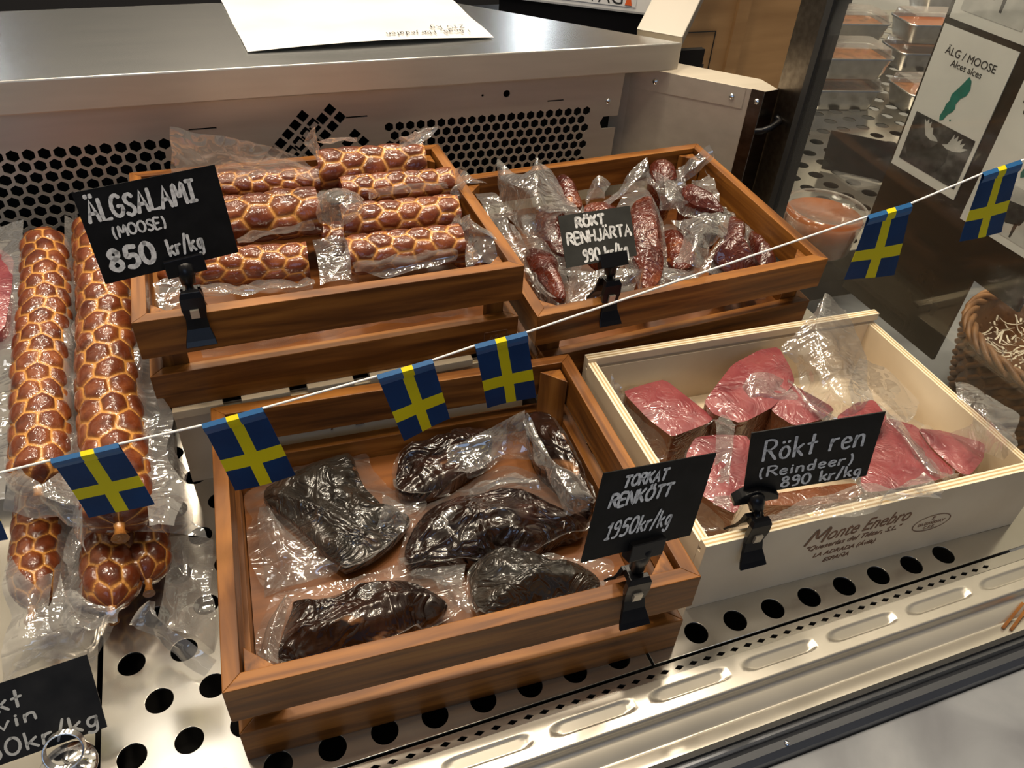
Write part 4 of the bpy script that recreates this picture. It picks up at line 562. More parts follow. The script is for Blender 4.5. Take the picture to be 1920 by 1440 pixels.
# deck plates
PT = .0365
def deck(x0, x1, label, cols):
    hs = []
    for r in range(17):
        y = -.238 + r * .0363; off = cols if r % 2 == 0 else cols + PT / 2; x = off + math.ceil((x0 + .012 - off) / PT) * PT
        while x < x1 - .012:
            hs.append(ngon(x, y, .0098, 28)); x += PT
    o = perforated('deck_plate', [(x0, -.252), (x1, -.252), (x1, .383), (x0, .383)], hs, .0014, 'deck', None, Matrix.Translation((0, 0, -.0008)), .0002)
    return tag(o, label, 'deck plate', 'perforated deck plates')
deck(.0285, .4165, 'perforated steel deck plate under the crate of dark dried meat', .0295)
deck(.4195, .768, 'perforated steel deck plate under the pale wooden box of pink meat', .0265 + PT * 0)
tag(MB().box(-.6, .0245, -.252, .383, -.0016, -.0002).build('deck_plate', 'deck'), 'plain steel deck plate under the long netted salamis at left', 'deck plate', None)
# front ledge: lip, slotted strip, embossed shelf, step, gutter, gasket, rail
ds = []
x = -.3
while x < .75: ds.append([(x - .0042, -.2592), (x, -.2572), (x + .0042, -.2592), (x, -.2612)]); x += .0125
perforated('slotted_strip', [(-.6, -.2535), (.838, -.2535), (.838, -.2635), (-.6, -.2635)], ds, .0012, 'deck', case, Matrix.Translation((0, 0, -.0034)))
b = MB(); rows = []
ys = [-.2630 - .00085 * i for i in range(30)]; xs = [-.6 + .0030 * i for i in range(480)]
for y in ys:
    row = []
    for xx in xs:
        t = ((xx - .4065) / .0812) % 1.0 * .0812; ddx = max(abs(t - .034) - .0235, 0); yy = y + .2745
        dd = math.hypot(ddx * (.45 if t < .034 else .8), yy); hgt = -min(max((.0054 - dd) / .0014, 0), 1) * (.0012 + .0026 * min(max((.0045 - yy) / .009, 0), 1))
        row.append((xx, y, -.0028 + hgt))
    rows.append(row)
rows += [[(xx, -.2884, -.0034) for xx in xs], [(xx, -.2895, -.0062) for xx in xs], [(xx, -.2905, -.0100) for xx in xs], [(xx, -.2935, -.0118) for xx in xs], [(xx, -.3035, -.0120) for xx in xs], [(xx, -.3045, -.0135) for xx in xs], [(xx, -.3065, -.0135) for xx in xs], [(xx, -.3075, -.0122) for xx in xs], [(xx, -.3185, -.0122) for xx in xs]]
b.grid(rows[::-1], 0, True); b.build('front_ledge', 'ledge', case)
MB().box(.768, .846, -.252, .30, -.0016, -.0002).build('end_flange', 'deck', case)
MB().box(-.6, 1.4, -.3225, -.3185, -.03, -.006).build('gasket', 'rubber', case)
b = MB(); pr = [(-.3225, -.03), (-.3225, -.0085), (-.3265, -.0075), (-.3275, -.0125), (-.331, -.0105), (-.336, -.0115), (-.3395, -.0165), (-.3405, -.024), (-.3405, -.03)]
b.prism(pr, -.6, 1.4, 0, 'x'); b.build('front_rail', 'rail', case)
MB().lathe([(0, .0012), (.0016, .001), (.0022, 0)], 16).build('screw', 'chrome', case, frame((.487, -.334, -.0108), (1, 0, 0), (0, 1, 0)), local=True)
tag(MB().box(-.6, 2.2, -1.0, -.3407, -.06, -.0225).build('marble_counter', 'marble', bevel=.002), 'pale grey marble counter in front of the display case', 'counter')
tag(MB().box(.872, 2.4, -.335, .24, -.11, -.08).build('marble_ledge', 'marble'), 'grey marble ledge under the wicker basket behind the end glass', 'counter')

# steel counter behind
ct = thing('steel_counter', 'brushed steel counter top with angled corner above the rear panel', 'counter', (0, .5, .218))
poly = [(-.7, .375), (.745, .375), (.512, .592), (.465, .608), (.2, .628), (-.7, .602)]
wt = MB().prism(poly, .2245, .258).build('worktop', ['steel', 'steel_top'], ct, bevel=.0016)
for p_ in wt.data.polygons:
    if p_.normal.z > .9: p_.material_index = 1
MB().box(-.7, .66, .386, .395, .2225, .2245).build('underside_lip', 'steel_dark', ct)
MB().prism([(-.7, .475), (.60, .475), (.50, .56), (-.7, .58)], -.9, .2240).build('cabinet', 'wall', ct)
# sheet of paper on the counter
def sheetgrid(a, b_, c, d, n, fn):
    a, b_, c, d = map(Vector, (a, b_, c, d)); rows = []
    for i in range(n):
        t = i / (n - 1); rows.append([(a.lerp(b_, s / (n - 1))).lerp(d.lerp(c, s / (n - 1)), t) + Vector((0, 0, fn(s / (n - 1), t))) for s in range(n)])
    return rows
sh = thing('laminated_sheet', 'laminated white sheet with upside-down handwriting lying on the steel counter', 'sheet of paper', (.37, .52, .2583))
b = MB(); b.grid(sheetgrid((.226, .420, .2598), (.513, .427, .2598), (.512, .602, .2598), (.215, .631, .2598), 24, lambda s, t: .004 * math.sin(math.pi * s) * (1 - t) ** 2 + .0008 * math.sin(9 * t)), 0, True)
b.build('page', 'paper', sh)
b = MB(); write(b, 'Långå, Härjedalen', 0, 0, .013, .102, .0011, .12); write(b, '215 kg', 0, -.019, .013, .042, .0011, .12)
b.build('lettering', 'ink', sh, frame((.487, .449, .2636), (-1, -.03, .016), (.03, -1, .012)), local=True)
# things behind the counter
MB_ = MB()
eq = thing('counter_appliance', 'black appliance with a thin steel edge behind the steel counter', 'appliance', (.75, .75, -.06))
q0 = Vector((.56, .585, 0)); 
MB().prism([(.765, .455), (.79, .50), (.79, .98), (.30, .98), (.30, .66), (.53, .640)], -.06, .150).build('body', 'black', eq)
MB().prism([(.757, .452), (.765, .456), (.545, .646), (.535, .642)], .150, .156).build('edge_trim', 'steel', eq)
sc = thing('weighing_scale', 'white weighing scale with orange mark behind the counter corner', 'scale', (.905, .665, .150), None, Matrix.Rotation(R(-33), 3, 'Z'))
sm_ = WM[sc]
b = MB(); b.box(-.30, 0, 0, .07, .052, .16); b.build('housing', 'white', sc, sm_, bevel=.004, local=True)
MB().box(-.29, -.01, .005, .065, .0, .052).build('base', 'black', sc, sm_, local=True)
MB().box(-.20, -.062, -.0012, 0, .062, .105).build('label_plate', 'paper', sc, sm_, local=True)
text('VÅG', .030, 'ink', sc, sm_ @ frame((-.082, -.0014, .0645), (1, 0, 0), (0, 0, 1)), 'RIGHT')
b = MB(); b.prism([(-.080, .0645), (-.069, .0645), (-.071, .0740), (-.078, .0740)], -.0022, -.0014, 0, 'y'); b.prism(ngon(-.0745, .0765, .0026, 12), -.0022, -.0014, 0, 'y'); b.build('weight_mark', 'orange', sc, sm_, local=True)
st = MB(); A0 = Vector((.712, .437, .2585)); A1 = Vector((1.0, .72, .46)); ax = (A1 - A0); wv = Vector((.052, -.030, -.004)); th = Vector((.004, .004, -.012))
st.add([A0, A0 + wv, A0 + wv + th, A0 + th, A1, A1 + wv, A1 + wv + th, A1 + th], [(3, 2, 1, 0), (4, 5, 6, 7), (0, 1, 5, 4), (1, 2, 6, 5), (2, 3, 7, 6), (3, 0, 4, 7)])
tag(st.build('support_strut', 'strut', bevel=.001), 'slanted flat steel strut rising from the corner of the counter', 'strut')
cb = thing('cardboard_box', 'brown cardboard box behind the corner column', 'box', (1.1, .9, -.9))
MB().prism([(.945, .72), (1.24, .72), (1.24, 1.1), (.945, 1.1)], -.9, .42).build('carton', 'cardboard', cb)
MB().box(1.06, 1.085, .712, .7195, -.9, .42).build('carton_flap', 'cardboard', cb)
b = MB()
for (x0, x1, z0, z1) in ((.948, 1.030, .162, .1635), (.948, 1.030, .085, .0865), (.948, .9495, .085, .1635), (1.0285, 1.030, .085, .1635), (.955, .985, .100, .1075), (.99, 1.018, .100, .1075)): b.box(x0, x1, .7182, .7194, z0, z1)
b.build('printed_label', 'ink', cb)

# ------------------------------------------------------------------ neighbouring case seen through the end glass
hs = [ngon(.93 + .046 * i, .27 + .040 * j, .0125, 20) for i in range(24) for j in range(26) if j < 10 or i > 7]
tag(perforated('deck_plate', [(.885, .242), (2.1, .242), (2.1, 1.35), (1.26, 1.35), (1.26, .70), (.885, .70)], hs, .0014, 'deck', None, Matrix.Translation((0, 0, -.001))), 'perforated steel deck of the neighbouring case under foil trays', 'deck plate', 'perforated deck plates')
tag(MB().box(.895, 2.1, .242, .70, -.08, -.05).build('case_bottom', 'blackhole'), 'dark bottom of the neighbouring case under its perforated deck', 'case')
MB_ = None
def tray(x, y, z, rot, label, food, lid=True, w=.15, d=.105, h=.042):
    t = thing('foil_tray', label, 'food tray', (x, y, z), 'foil trays in the neighbouring case', Matrix.Rotation(rot, 3, 'Z'))
    Mx = WM[t]; b = MB()
    def rr(wx, wy, r, zz): 
        o = []
        for cx, cy, a in ((wx / 2 - r, wy / 2 - r, 0), (-wx / 2 + r, wy / 2 - r, 90), (-wx / 2 + r, -wy / 2 + r, 180), (wx / 2 - r, -wy / 2 + r, 270)):
            for k in range(6): o.append((cx + r * math.cos(R(a + 18 * k)), cy + r * math.sin(R(a + 18 * k)), zz))
        return o
    rings = [rr(w * .82, d * .78, .012, .001), rr(w * .84, d * .80, .014, .004)]
    for k in range(5): rings.append(rr(w * (.85 + .10 * k / 4) + (.002 if k % 2 else 0), d * (.82 + .11 * k / 4) + (.002 if k % 2 else 0), .015, .006 + (h - .008) * k / 4))
    rings += [rr(w * .96, d * .94, .016, h), rr(w, d, .018, h + .001), rr(w, d, .018, h - .003)]
    b.grid(rings, 0, True, True); b.add(rings[0], [tuple(range(24))]); b.build('tray', 'alu', t, Mx, local=True)
    b = MB(); fr = rr(w * .93, d * .9, .014, h * .82); b.add(fr, [tuple(range(24))]); b.build('food', food, t, Mx, local=True)
    if lid:
        b = MB(); l = [rr(w * .985, d * .98, .017, h + .0016), rr(w * .93, d * .90, .015, h + .002), rr(w * .90, d * .86, .014, h + .014), rr(w * .84, d * .80, .012, h + .016)]
        b.grid(l, 0, True, True); b.add(l[-1], [tuple(range(24))]); b.build('lid', 'lid', t, Mx, local=True)
    return t
tr = [(1.37, .755, 0, 'front foil tray of brown terrine behind the end glass, below another', 'terrine'), (1.37, .755, .06, 'foil tray stacked on the front tray behind the end glass', 'terrine'),
      (1.55, .69, 0, 'foil tray right of the front tray, nearest the moose poster', 'terrine'), (1.54, .96, 0, 'foil tray in the second row behind the front stack', 'sauce'),
      (1.54, .96, .06, 'lidded foil tray on top in the second row near the post', 'terrine'), (1.73, .92, 0, 'foil tray of reddish food in the second row beside the posters', 'terrine'),
      (1.73, .92, .06, 'lidded foil tray topping the second row stack beside the posters', 'sauce'), (1.75, 1.18, 0, 'foil tray in the last row at the top edge, left', 'terrine'), (1.96, 1.12, 0, 'foil tray in the last row at the top edge, right', 'terrine'), (1.96, 1.12, .06, 'lidded foil tray at the top edge stacked beside the upper poster', 'terrine')]
for (x, y, z, lab, food) in tr: tray(x, y, z + .0002, R(-12), lab, food)
tb = thing('sauce_tub', 'round clear plastic tub of orange sauce behind the end glass', 'tub', (.958, .268, 0))
tbm = WM[tb]
b = MB(); b.lathe([(.046, 0), (.048, .002), (.054, .050), (.0575, .052), (.0578, .060), (.0555, .0605)], 48); b.build('tub', 'lid', tb, tbm, local=True)
b = MB(); b.lathe([(0, .001), (.0455, .001), (.0525, .049), (0, .0495)], 48); b.build('sauce', 'sauce', tb, tbm, local=True)
b = MB(); b.lathe([(0, .0575), (.048, .0575), (.050, .0605), (.0562, .0612), (.0582, .058)], 48); b.build('lid', 'lid', tb, tbm, local=True)
ps = thing('price_sign', 'blank dark price card on a clear stand in the neighbouring case', 'price sign', (1.19, .455, 0))
MB().add([(1.145, .500, .062), (1.225, .420, .062), (1.215, .405, .002), (1.135, .485, .002), (1.1455, .5005, .0625), (1.2255, .4205, .0625), (1.2155, .4055, .0025), (1.1355, .4855, .0025)], [(3, 2, 1, 0), (4, 5, 6, 7), (0, 1, 5, 4), (1, 2, 6, 5), (2, 3, 7, 6), (3, 0, 4, 7)]).build('card', 'card', ps)
MB().box(1.15, 1.20, .41, .475, 0, .004).build('stand', 'lid', ps)

# posters behind the end glass
MB_ = None
pb = MB(); pb.prism([(-.104, .148), (-.047, .150), (-.047, .048), (.104, .048), (.104, .52), (-.104, .52)], .8600, .8640, 0, 'x')
tag(pb.build('poster_board', 'board'), 'dark brown board behind the end glass carrying the animal posters', 'board')
PX = .8588
def poster(name_lab, yc, zc, w, h, title, sub, mode):
    t = thing('animal_poster', name_lab, 'poster', (PX + .0009, yc, zc - h / 2), 'animal posters on the end glass')
    sht = MB().box(PX, PX + .0009, yc - w / 2, yc + w / 2, zc - h / 2, zc + h / 2).build('sheet', 'paper', t)
    fr = lambda u, v: frame((PX - .0003, yc - u, zc + v), (0, -1, 0), (0, 0, 1))
    if title:
        text(title, .0102 if mode == 'moose' else .0084, 'ink', sht, fr(-.001, .0478)); text(sub, .0088 if mode == 'moose' else .0080, 'ink', sht, fr(-.001, .0392), name='lettering')
    def layer(nm, polys, mt, zz):
        b = MB()
        for pl in polys: b.prism(pl, 0, .0001)
        b.build(nm, mt, sht, fr(0, 0) @ Matrix.Translation((0, 0, zz)), local=True)
    if mode in ('moose', 'deer'):
        sw = [(.006, .024), (.0105, .021), (.013, .013), (.0115, .006), (.006, .001), (.003, -.006), (.0045, -.011), (.0025, -.015), (-.0015, -.019), (-.0045, -.026), (-.0085, -.0285), (-.0105, -.024), (-.0085, -.016), (-.0085, -.010), (-.006, -.006), (-.0065, .001), (-.003, .007), (.001, .014)]
        layer('map_of_sweden', [[(a * .92 + .0005, b_ * .90 + .0155) for a, b_ in sw], ngon(.0045, -.0055, .0009, 8)], 'green', 0)
    if mode == 'moose':
        layer('photo', [[(-.038, -.062), (.0412, -.062), (.0412, -.012), (-.038, -.012)]], 'photo_dark', 0)
        layer('moose_body', [[(-.036, -.046), (-.028, -.058), (-.014, -.0605), (.006, -.061), (.014, -.055), (.019, -.043), (.018, -.033), (.010, -.027), (.002, -.030), (-.004, -.037), (-.012, -.039), (-.022, -.037), (-.032, -.040)]], 'photo_body', .0001)
        ant = [[(.001, -.029), (-.008, -.031), (-.016, -.029), (-.021, -.022), (-.0245, -.0145), (-.021, -.0170), (-.0195, -.0130), (-.0172, -.0172), (-.0150, -.0145), (-.0138, -.0200), (-.0105, -.0190), (-.0085, -.0245), (-.002, -.0265)],
               [(.007, -.029), (.013, -.0265), (.015, -.0205), (.0165, -.0150), (.0180, -.0195), (.0215, -.0145), (.0225, -.0200), (.0270, -.0155), (.0268, -.0215), (.0320, -.0180), (.0305, -.0235), (.0375, -.0220), (.0310, -.0275), (.022, -.0305), (.013, -.0310)]]
        layer('antlers', ant, 'photo_light', .0002)
    elif mode == 'deer':
        layer('photo', [[(-.038, -.064), (.040, -.064), (.040, -.018), (-.038, -.018)]], 'photo_light', 0)
        layer('deer', [[(-.016, -.050), (.0, -.052), (.014, -.048), (.018, -.036), (.014, -.030), (-.004, -.032), (-.016, -.034), (-.022, -.028), (-.026, -.030), (-.020, -.040)], [(-.012, -.050), (-.009, -.050), (-.010, -.062), (-.012, -.062)], [(.008, -.048), (.012, -.048), (.011, -.062), (.009, -.062)]], 'photo_body', .0001)
    elif mode == 'cow':
        layer('photo', [[(-.036, -.062), (.036, -.062), (.036, -.012), (-.036, -.012)]], 'photo_light', 0)
        layer('animal', [[(-.022, -.026), (.010, -.028), (.018, -.020), (.020, .0), (-.022, .0)], [(-.018, -.026), (-.013, -.026), (-.015, -.048), (-.018, -.048)], [(.004, -.028), (.009, -.028), (.0085, -.054), (.0055, -.054)], [(-.006, -.027), (-.002, -.027), (-.0035, -.046), (-.0055, -.046)]], 'photo_body', .0001)
        layer('ground_shadow', [[(.008, -.030), (.036, -.040), (.036, -.042), (.008, -.033)]], 'photo_dark', .0001)
poster('white moose poster with green map of Sweden and grey moose photo', .0555, .280, .091, .143, 'ÄLG / MOOSE', 'Alces alces', 'moose')
poster('white roe deer poster half out of frame beside the moose poster', -.0525, .268, .094, .143, 'RÅDJUR / ROE DEER', 'Capreolus capreolus', 'deer')
poster('white poster with a standing animal photo above the moose poster', .053, .429, .091, .143, '', '', 'cow')
poster('white poster at the top right corner above the roe deer poster', -.0535, .417, .094, .143, '', '', '')

# wicker basket
bk = thing('wicker_basket', 'round brown wicker basket filled with cream paper shreds behind the end glass', 'basket', (1.085, -.065, -.0799))
bm_ = WM[bk]; b = MB(); b.lathe([(0, .002), (.100, .002), (.105, .006), (.122, .062), (.128, .105), (.123, .105), (.117, .062), (.100, .008), (0, .006)], 48); b.build('liner', 'wicker', bk, bm_, local=True)
b = MB()
for k in range(40):
    a0 = 2 * math.pi * k / 40; pts = []
    for i in range(11):
        t = i / 10; rr_ = .106 + .024 * t ** .8 + .0035 * (1 if (i + k) % 2 else -1); a = a0 + .85 * t; pts.append((rr_ * math.cos(a), rr_ * math.sin(a), .004 + .104 * t))
    b.tube(pts, .0036, 6)
b.build('weave', 'wicker', bk, bm_, local=True)
b = MB()
for k in range(4):
    pts = []
    for i in range(72):
        a = 2 * math.pi * i / 72; w_ = .005 * math.sin(9 * a + k * math.pi / 2); pts.append(((.127 + w_) * math.cos(a), (.127 + w_) * math.sin(a), .108 + .006 * math.cos(9 * a + k * math.pi / 2)))
    b.tube(pts, .0038, 6, closed=True)
b.build('braided_rim', 'wicker', bk, bm_, local=True)
b = MB(); rnd = random.Random(3)
for k in range(320):
    a = rnd.uniform(0, 6.28); r0 = .108 * math.sqrt(rnd.random()); c = Vector((r0 * math.cos(a), r0 * math.sin(a), rnd.uniform(.062, .100) - .1 * r0)); d = Vector((rnd.uniform(-1, 1), rnd.uniform(-1, 1), rnd.uniform(-.3, .3))).normalized(); s = d.cross(Vector((0, 0, 1))).normalized() * .0011
    rows = []; cv = rnd.uniform(-1, 1) * .008; ln = rnd.uniform(.01, .026)
    for i in range(6):
        t = i / 5 - .5; q = c + d * ln * t + Vector((0, 0, cv * (1 - 4 * t * t))) + s * rnd.uniform(-1, 1) * .6
        if math.hypot(q.x, q.y) > .112: q *= .112 / math.hypot(q.x, q.y)
        rows.append([q + s, q - s])
    b.grid(rows, 0, True)
o = b.build('paper_shreds', 'shred', None, bm_, local=True); tag(o, 'cream paper shreds filling the wicker basket', 'paper shreds'); o['kind'] = 'stuff'
pk = thing('brown_package', 'brown paper package with white writing nested in the basket shreds', 'package', (1.125, -.10, -.01))
b = MB(); b.box(1.085, 1.165, -.135, -.065, -.01, .030); b.build('wrapper', 'cardboard', pk, bevel=.012)
b = MB(); write(b, 'ä', 0, 0, .03, .022, .004); b.build('lettering', 'paper', pk, frame((1.095, -.105, .0302), (0, -1, 0), (1, 0, 0)) @ Matrix.Translation((0, 0, 0)), local=True)
# two wooden toothpick-like splinters on the ledge
for (x0, y0, x1, y1, lab) in ((.722, -.3100, .760, -.2962, 'thin brown wooden splinter on the steel ledge, nearer the box'), (.7275, -.3135, .7655, -.2990, 'thin brown wooden splinter on the steel ledge, nearer the black rail')):
    d = Vector((x1 - x0, y1 - y0, 0)).normalized(); s = Vector((-d.y, d.x, 0)) * .0012; u = Vector((0, 0, .0014)); a = Vector((x0, y0, -.0118)); c = Vector((x1, y1, -.0118))
    tag(MB().add([a - s, a + s, c + s, c - s, a - s + u, a + s + u, c + s + u, c - s + u], [(3, 2, 1, 0), (4, 5, 6, 7), (0, 1, 5, 4), (1, 2, 6, 5), (2, 3, 7, 6), (3, 0, 4, 7)]).build('wooden_splinter', 'acacia'), lab, 'splinter', 'splinters on the ledge')

# ------------------------------------------------------------------ wooden crates
def rail(parent, o, ang, ln, t, z0, z1, name='rail', m='acacia', mitre=True):
    """one board of a crate: local x along its length, outer face at local y = 0"""
    k = t if mitre else 0
    b = MB(); b.prism([(0, 0), (ln, 0), (ln - k, t), (k, t)], z0, z1)
    Mx = WM[parent] @ Matrix.Translation((o[0], o[1], 0)) @ Matrix.Rotation(ang, 4, 'Z')
    return b.build(name, m, parent, Mx, bevel=.0007, local=True)
def crate(label, Mx, w=.3250, d=.2668):
    t = thing('wooden_crate', label, 'crate', Mx.to_translation(), 'slatted wooden crates', Mx.to_3x3())
    T = .0112
    for z0, z1, ins in ((0, .0358, .0015), (.0552, .0909, 0)):
        i = ins
        rail(t, (i, i), 0, w - 2 * i, T, z0, z1); rail(t, (w - i, i), math.pi / 2, d - 2 * i, T, z0, z1)
        rail(t, (w - i, d - i), math.pi, w - 2 * i, T, z0, z1); rail(t, (i, d - i), -math.pi / 2, d - 2 * i, T, z0, z1)
    g = T + .0017; s = .020
    for (cx, cy, sx_, sy_) in ((g, g, 1, 1), (w - g, g, -1, 1), (w - g, d - g, -1, -1), (g, d - g, 1, -1)):
        pl = [(cx, cy), (cx + s * sx_, cy), (cx, cy + s * sy_)]
        if sx_ * sy_ < 0: pl = pl[::-1]
        b = MB(); b.prism(pl, .0125, .0845); Q = Mx @ Matrix.Rotation(math.pi / 2, 4, 'Y')
        q = MB(); q.v = [tuple(Mx @ Vector(v)) for v in b.v]; q.f = b.f; q.m = b.m; q.sm = b.sm
        q.build('corner_post', 'acacia', t, Mx @ Matrix.Translation((cx, cy, .05)) @ Matrix.Rotation(math.pi / 2, 4, 'Y'), bevel=.0005)
    b = MB(); b.box(T + .002, w - T - .002, T + .002, d - T - .002, .004, .0122); b.build('base_board', 'acacia_dark', t, Mx, local=True)
    return t
MC = Matrix.Translation((.1186, -.2300, .0)) @ Matrix.Rotation(-.0454, 4, 'Z')
MBk = Matrix.Translation((.0893, .0456, .0890)) @ Matrix.Rotation(.0048, 4, 'Z')
MD = Matrix.Translation((.426, .037, .0422)) @ Matrix.Rotation(.020, 4, 'Z') @ Matrix.Rotation(.06, 4, 'X') @ Matrix.Rotation(-.026, 4, 'Y')
crC = crate('slatted brown crate of dark dried meat standing on the steel deck in front', MC)
crB = crate('slatted brown crate of netted salami pieces at back left', MBk, .3241, .2727)
crD = crate('slatted brown crate of smoked hearts at back right', MD, .329, .266)
b = MB(); s0 = MBk @ Vector((.2915, .0013, .0060))
text('APS', .0085, 'burn', crB, MBk @ frame((.3005, .0013, .0125), (1, 0, 0), (0, 0, 1)), name='stamp')
b = MB()
for (x0, x1, z0, z1) in ((.289, .312, .0085, .0090), (.289, .312, .0225, .0230), (.289, .2895, .0085, .0230), (.3115, .312, .0085, .0230)): b.box(x0, x1, .0009, .0014, z0, z1)
b.build('stamp_frame', 'burn', crB, MBk, local=True)
# pale plywood box of pink meat
ME = Matrix.Translation((.467, -.2162, .0)) @ Matrix.Rotation(-.039, 4, 'Z')
pbx = thing('plywood_box', 'pale plywood box with brown burned print full of pink reindeer meat', 'box', ME.to_translation(), 'pale plywood cheese boxes', ME.to_3x3())
EW, ED, EH, ET = .3439, .2449, .0805, .0088
def wall(parent, Mx, o, ang, ln, t, z0, z1, m='pine', groove=False):
    Q = Mx @ Matrix.Translation((o[0], o[1], 0)) @ Matrix.Rotation(ang, 4, 'Z'); b = MB()
    if groove: b.prism([(0, z0), (t, z0), (t, z1 - .0125), (t - .0035, z1 - .0125), (t - .0035, z1 - .0085), (t, z1 - .0085), (t, z1), (0, z1)], 0, ln, 0, 'x')
    else: b.prism([(0, z0), (t, z0), (t, z1), (0, z1)], 0, ln, 0, 'x')
    w_ = b.build('wall', [m, 'ply'], parent, Q, bevel=.0005, local=True)
    for p_ in w_.data.polygons:
        if abs(p_.normal.z) > .9 and p_.center.z > z1 - .003: p_.material_index = 1
    return w_
wall(pbx, ME, (0, 0), 0, EW, ET, 0, EH, groove=True); wall(pbx, ME, (EW, ED), math.pi, EW, ET, 0, EH, groove=True)
wall(pbx, ME, (EW, ET), math.pi / 2, ED - 2 * ET, ET, 0, EH - .0125); wall(pbx, ME, (0, ED - ET), -math.pi / 2, ED - 2 * ET, ET, 0, EH - .004)
b = MB(); b.box(ET, EW - ET, ET, ED - ET, .001, .006); b.build('base_board', 'pine', pbx, ME, local=True)
fr = lambda x, z: ME @ frame((x, -.0002, z), (1, 0, 0), (0, 0, 1))
b = MB()
write(b, 'M', .098, .050, .0175, .017, .0026, .28); b.build('lettering', 'burn', pbx, ME @ frame((0, -.0002, 0), (1, 0, 0), (0, 0, 1)) @ Matrix.Translation((0, 0, -.0004)), local=True)
TS = Matrix.Diagonal((1, 1.35, 1, 1))
text('onte Enebro', .0165, 'burn', pbx, fr(.117, .0505) @ TS, 'LEFT', .32, ext=.0002)
text('"Queserías del Tiétar, S.L."', .0088, 'burn', pbx, fr(.100, .0405), 'LEFT', .3, ext=.0002)
text('LA ADRADA (Ávila)', .0075, 'burn', pbx, fr(.112, .0295), 'LEFT', .25, ext=.0002)
text('ESPAÑA', .0075, 'burn', pbx, fr(.125, .0195), 'LEFT', .25, ext=.0002)
b = MB(); el = lambda rx, rz: [(.232 + rx * math.cos(2 * math.pi * i / 48), .0375 + rz * math.sin(2 * math.pi * i / 48)) for i in range(48)]
o_, i_ = el(.0205, .0105), el(.0195, .0096); vs = [(x, -.0004, z) for x, z in o_ + i_]; b.add(vs, [(i, (i + 1) % 48, 48 + (i + 1) % 48, 48 + i) for i in range(48)]); b.build('oval_stamp', 'burn', pbx, ME, local=True)
text('E', .007, 'burn', pbx, fr(.232, .0412)); text('00.00000/AV', .0055, 'burn', pbx, fr(.232, .0352)); text('C.E.E.', .0055, 'burn', pbx, fr(.232, .0297))
# upturned pale box under the salami crate, low pale box under the heart crate
ib = thing('plywood_box', 'pale plywood box turned upside down under the salami crate', 'box', (.10, .0455, 0), 'pale plywood cheese boxes')
MI = WM[ib]; IW, ID = .322, .245
wall(ib, MI, (0, 0), 0, IW, .009, 0, .0800); wall(ib, MI, (IW, ID), math.pi, IW, .009, 0, .0800); wall(ib, MI, (IW, .009), math.pi / 2, ID - .018, .009, 0, .0800); wall(ib, MI, (0, ID - .009), -math.pi / 2, ID - .018, .009, 0, .0800)
for k in range(6):
    x0 = .0 + k * .0562; pass
    q = MB(); q.box(-.0205, .0205, -.1265, .1225, 0, .0084); sl_ = q.build('slat', 'pine', ib, MI @ Matrix.Translation((x0 + .0205, .1225, .0803)), bevel=.0006, local=True)
    q = MB(); q.box(-.006, .006, -.0003, .0003, 0, .0005); q.build('staple', 'steel_dark', sl_, MI @ Matrix.Translation((x0 + .0205, .0035, .0887)), local=True)
text('Monte Enebro', .020, 'burn', ib, MI @ frame((.165, -.0001, .045), (-1, 0, 0), (0, 0, -1)), 'CENTER', .3, ext=.0003)
text('"Queserías del Tiétar, S.L."', .010, 'burn', ib, MI @ frame((.165, -.0001, .060), (-1, 0, 0), (0, 0, -1)), 'CENTER', .3, ext=.0003)
lb = MB(); lb.box(.445, .745, .062, .285, 0, .0410)
tag(lb.build('wooden_riser', 'pine', bevel=.001), 'low pale wooden riser under the crate of smoked hearts', 'riser')

# ------------------------------------------------------------------ vacuum packs
def pack(key, name, label, cat, group, mats, seed, part='meat', extra=None, fm='film'):
    s = DATA[key]; o = [Vector(q) for q in s['out']]; c = sum(o, Vector()) / len(o)
    t = thing(name, label, cat, (c.x, c.y, s['base']), group)
    slab(part, s, mats, t, seed); bag(s, t, seed, s['out'], fm, extra); return t
g = 'dried reindeer meat packs in the front crate'
for k, lab, mm in (('C1', 'blackish grey dried meat slab in clear bag at left of the front crate', 'dried_grey'), ('C2', 'dark dried meat pack at the back left of the front crate', 'dried'),
                   ('C3', 'narrow dark dried meat strip along the right rail of the front crate', 'dried'), ('C4', 'longest dark dried meat pack, across the middle of the front crate', 'dried'),
                   ('C5', 'reddish dark dried meat pack in the front left corner of the front crate', 'dried'), ('C6', 'blackish dried meat pack against the front rail beside the 1950 sign', 'dried_grey')):
    pack(k, 'vacuum_packed_dried_meat', lab, 'packed meat', g, [mm], int(k[1]) * 3.7, fm='film_white')
g = 'smoked reindeer packs in the pale box'
for k, lab in (('E1', 'pink meat block with brown side at the left end of the pale box'), ('E2', 'pink meat wedge leaning on the back wall of the pale box'), ('E3', 'small pink meat slice with bright highlights, behind the black sign'),
               ('E4', 'pink meat piece peeking over the top right of the reindeer sign'), ('E5', 'largest deep pink meat piece right of the reindeer sign'), ('E6', 'pink meat piece in the right front corner of the pale box'),
               ('E7', 'pink meat pack with a clear strap between the two black signs'), ('E8', 'brown smoked meat piece under the reindeer sign by the front wall')):
    pack(k, 'vacuum_packed_reindeer', lab, 'packed meat', g, ['skin', 'skin'] if k == 'E8' else ['pink', 'skin'], int(k[1]) * 2.9 + 40, fm='film_white')
pack('D9', 'vacuum_packed_heart', 'heart lying low in the middle of the heart crate under the clear bags', 'packed meat', 'smoked heart packs in the back right crate', ['heart_dark'], 131, fm='film_white')
pack('D10', 'vacuum_packed_heart', 'heart lying low behind the front rail right of the sign clip in the heart crate', 'packed meat', 'smoked heart packs in the back right crate', ['heart'], 137, fm='film_white')
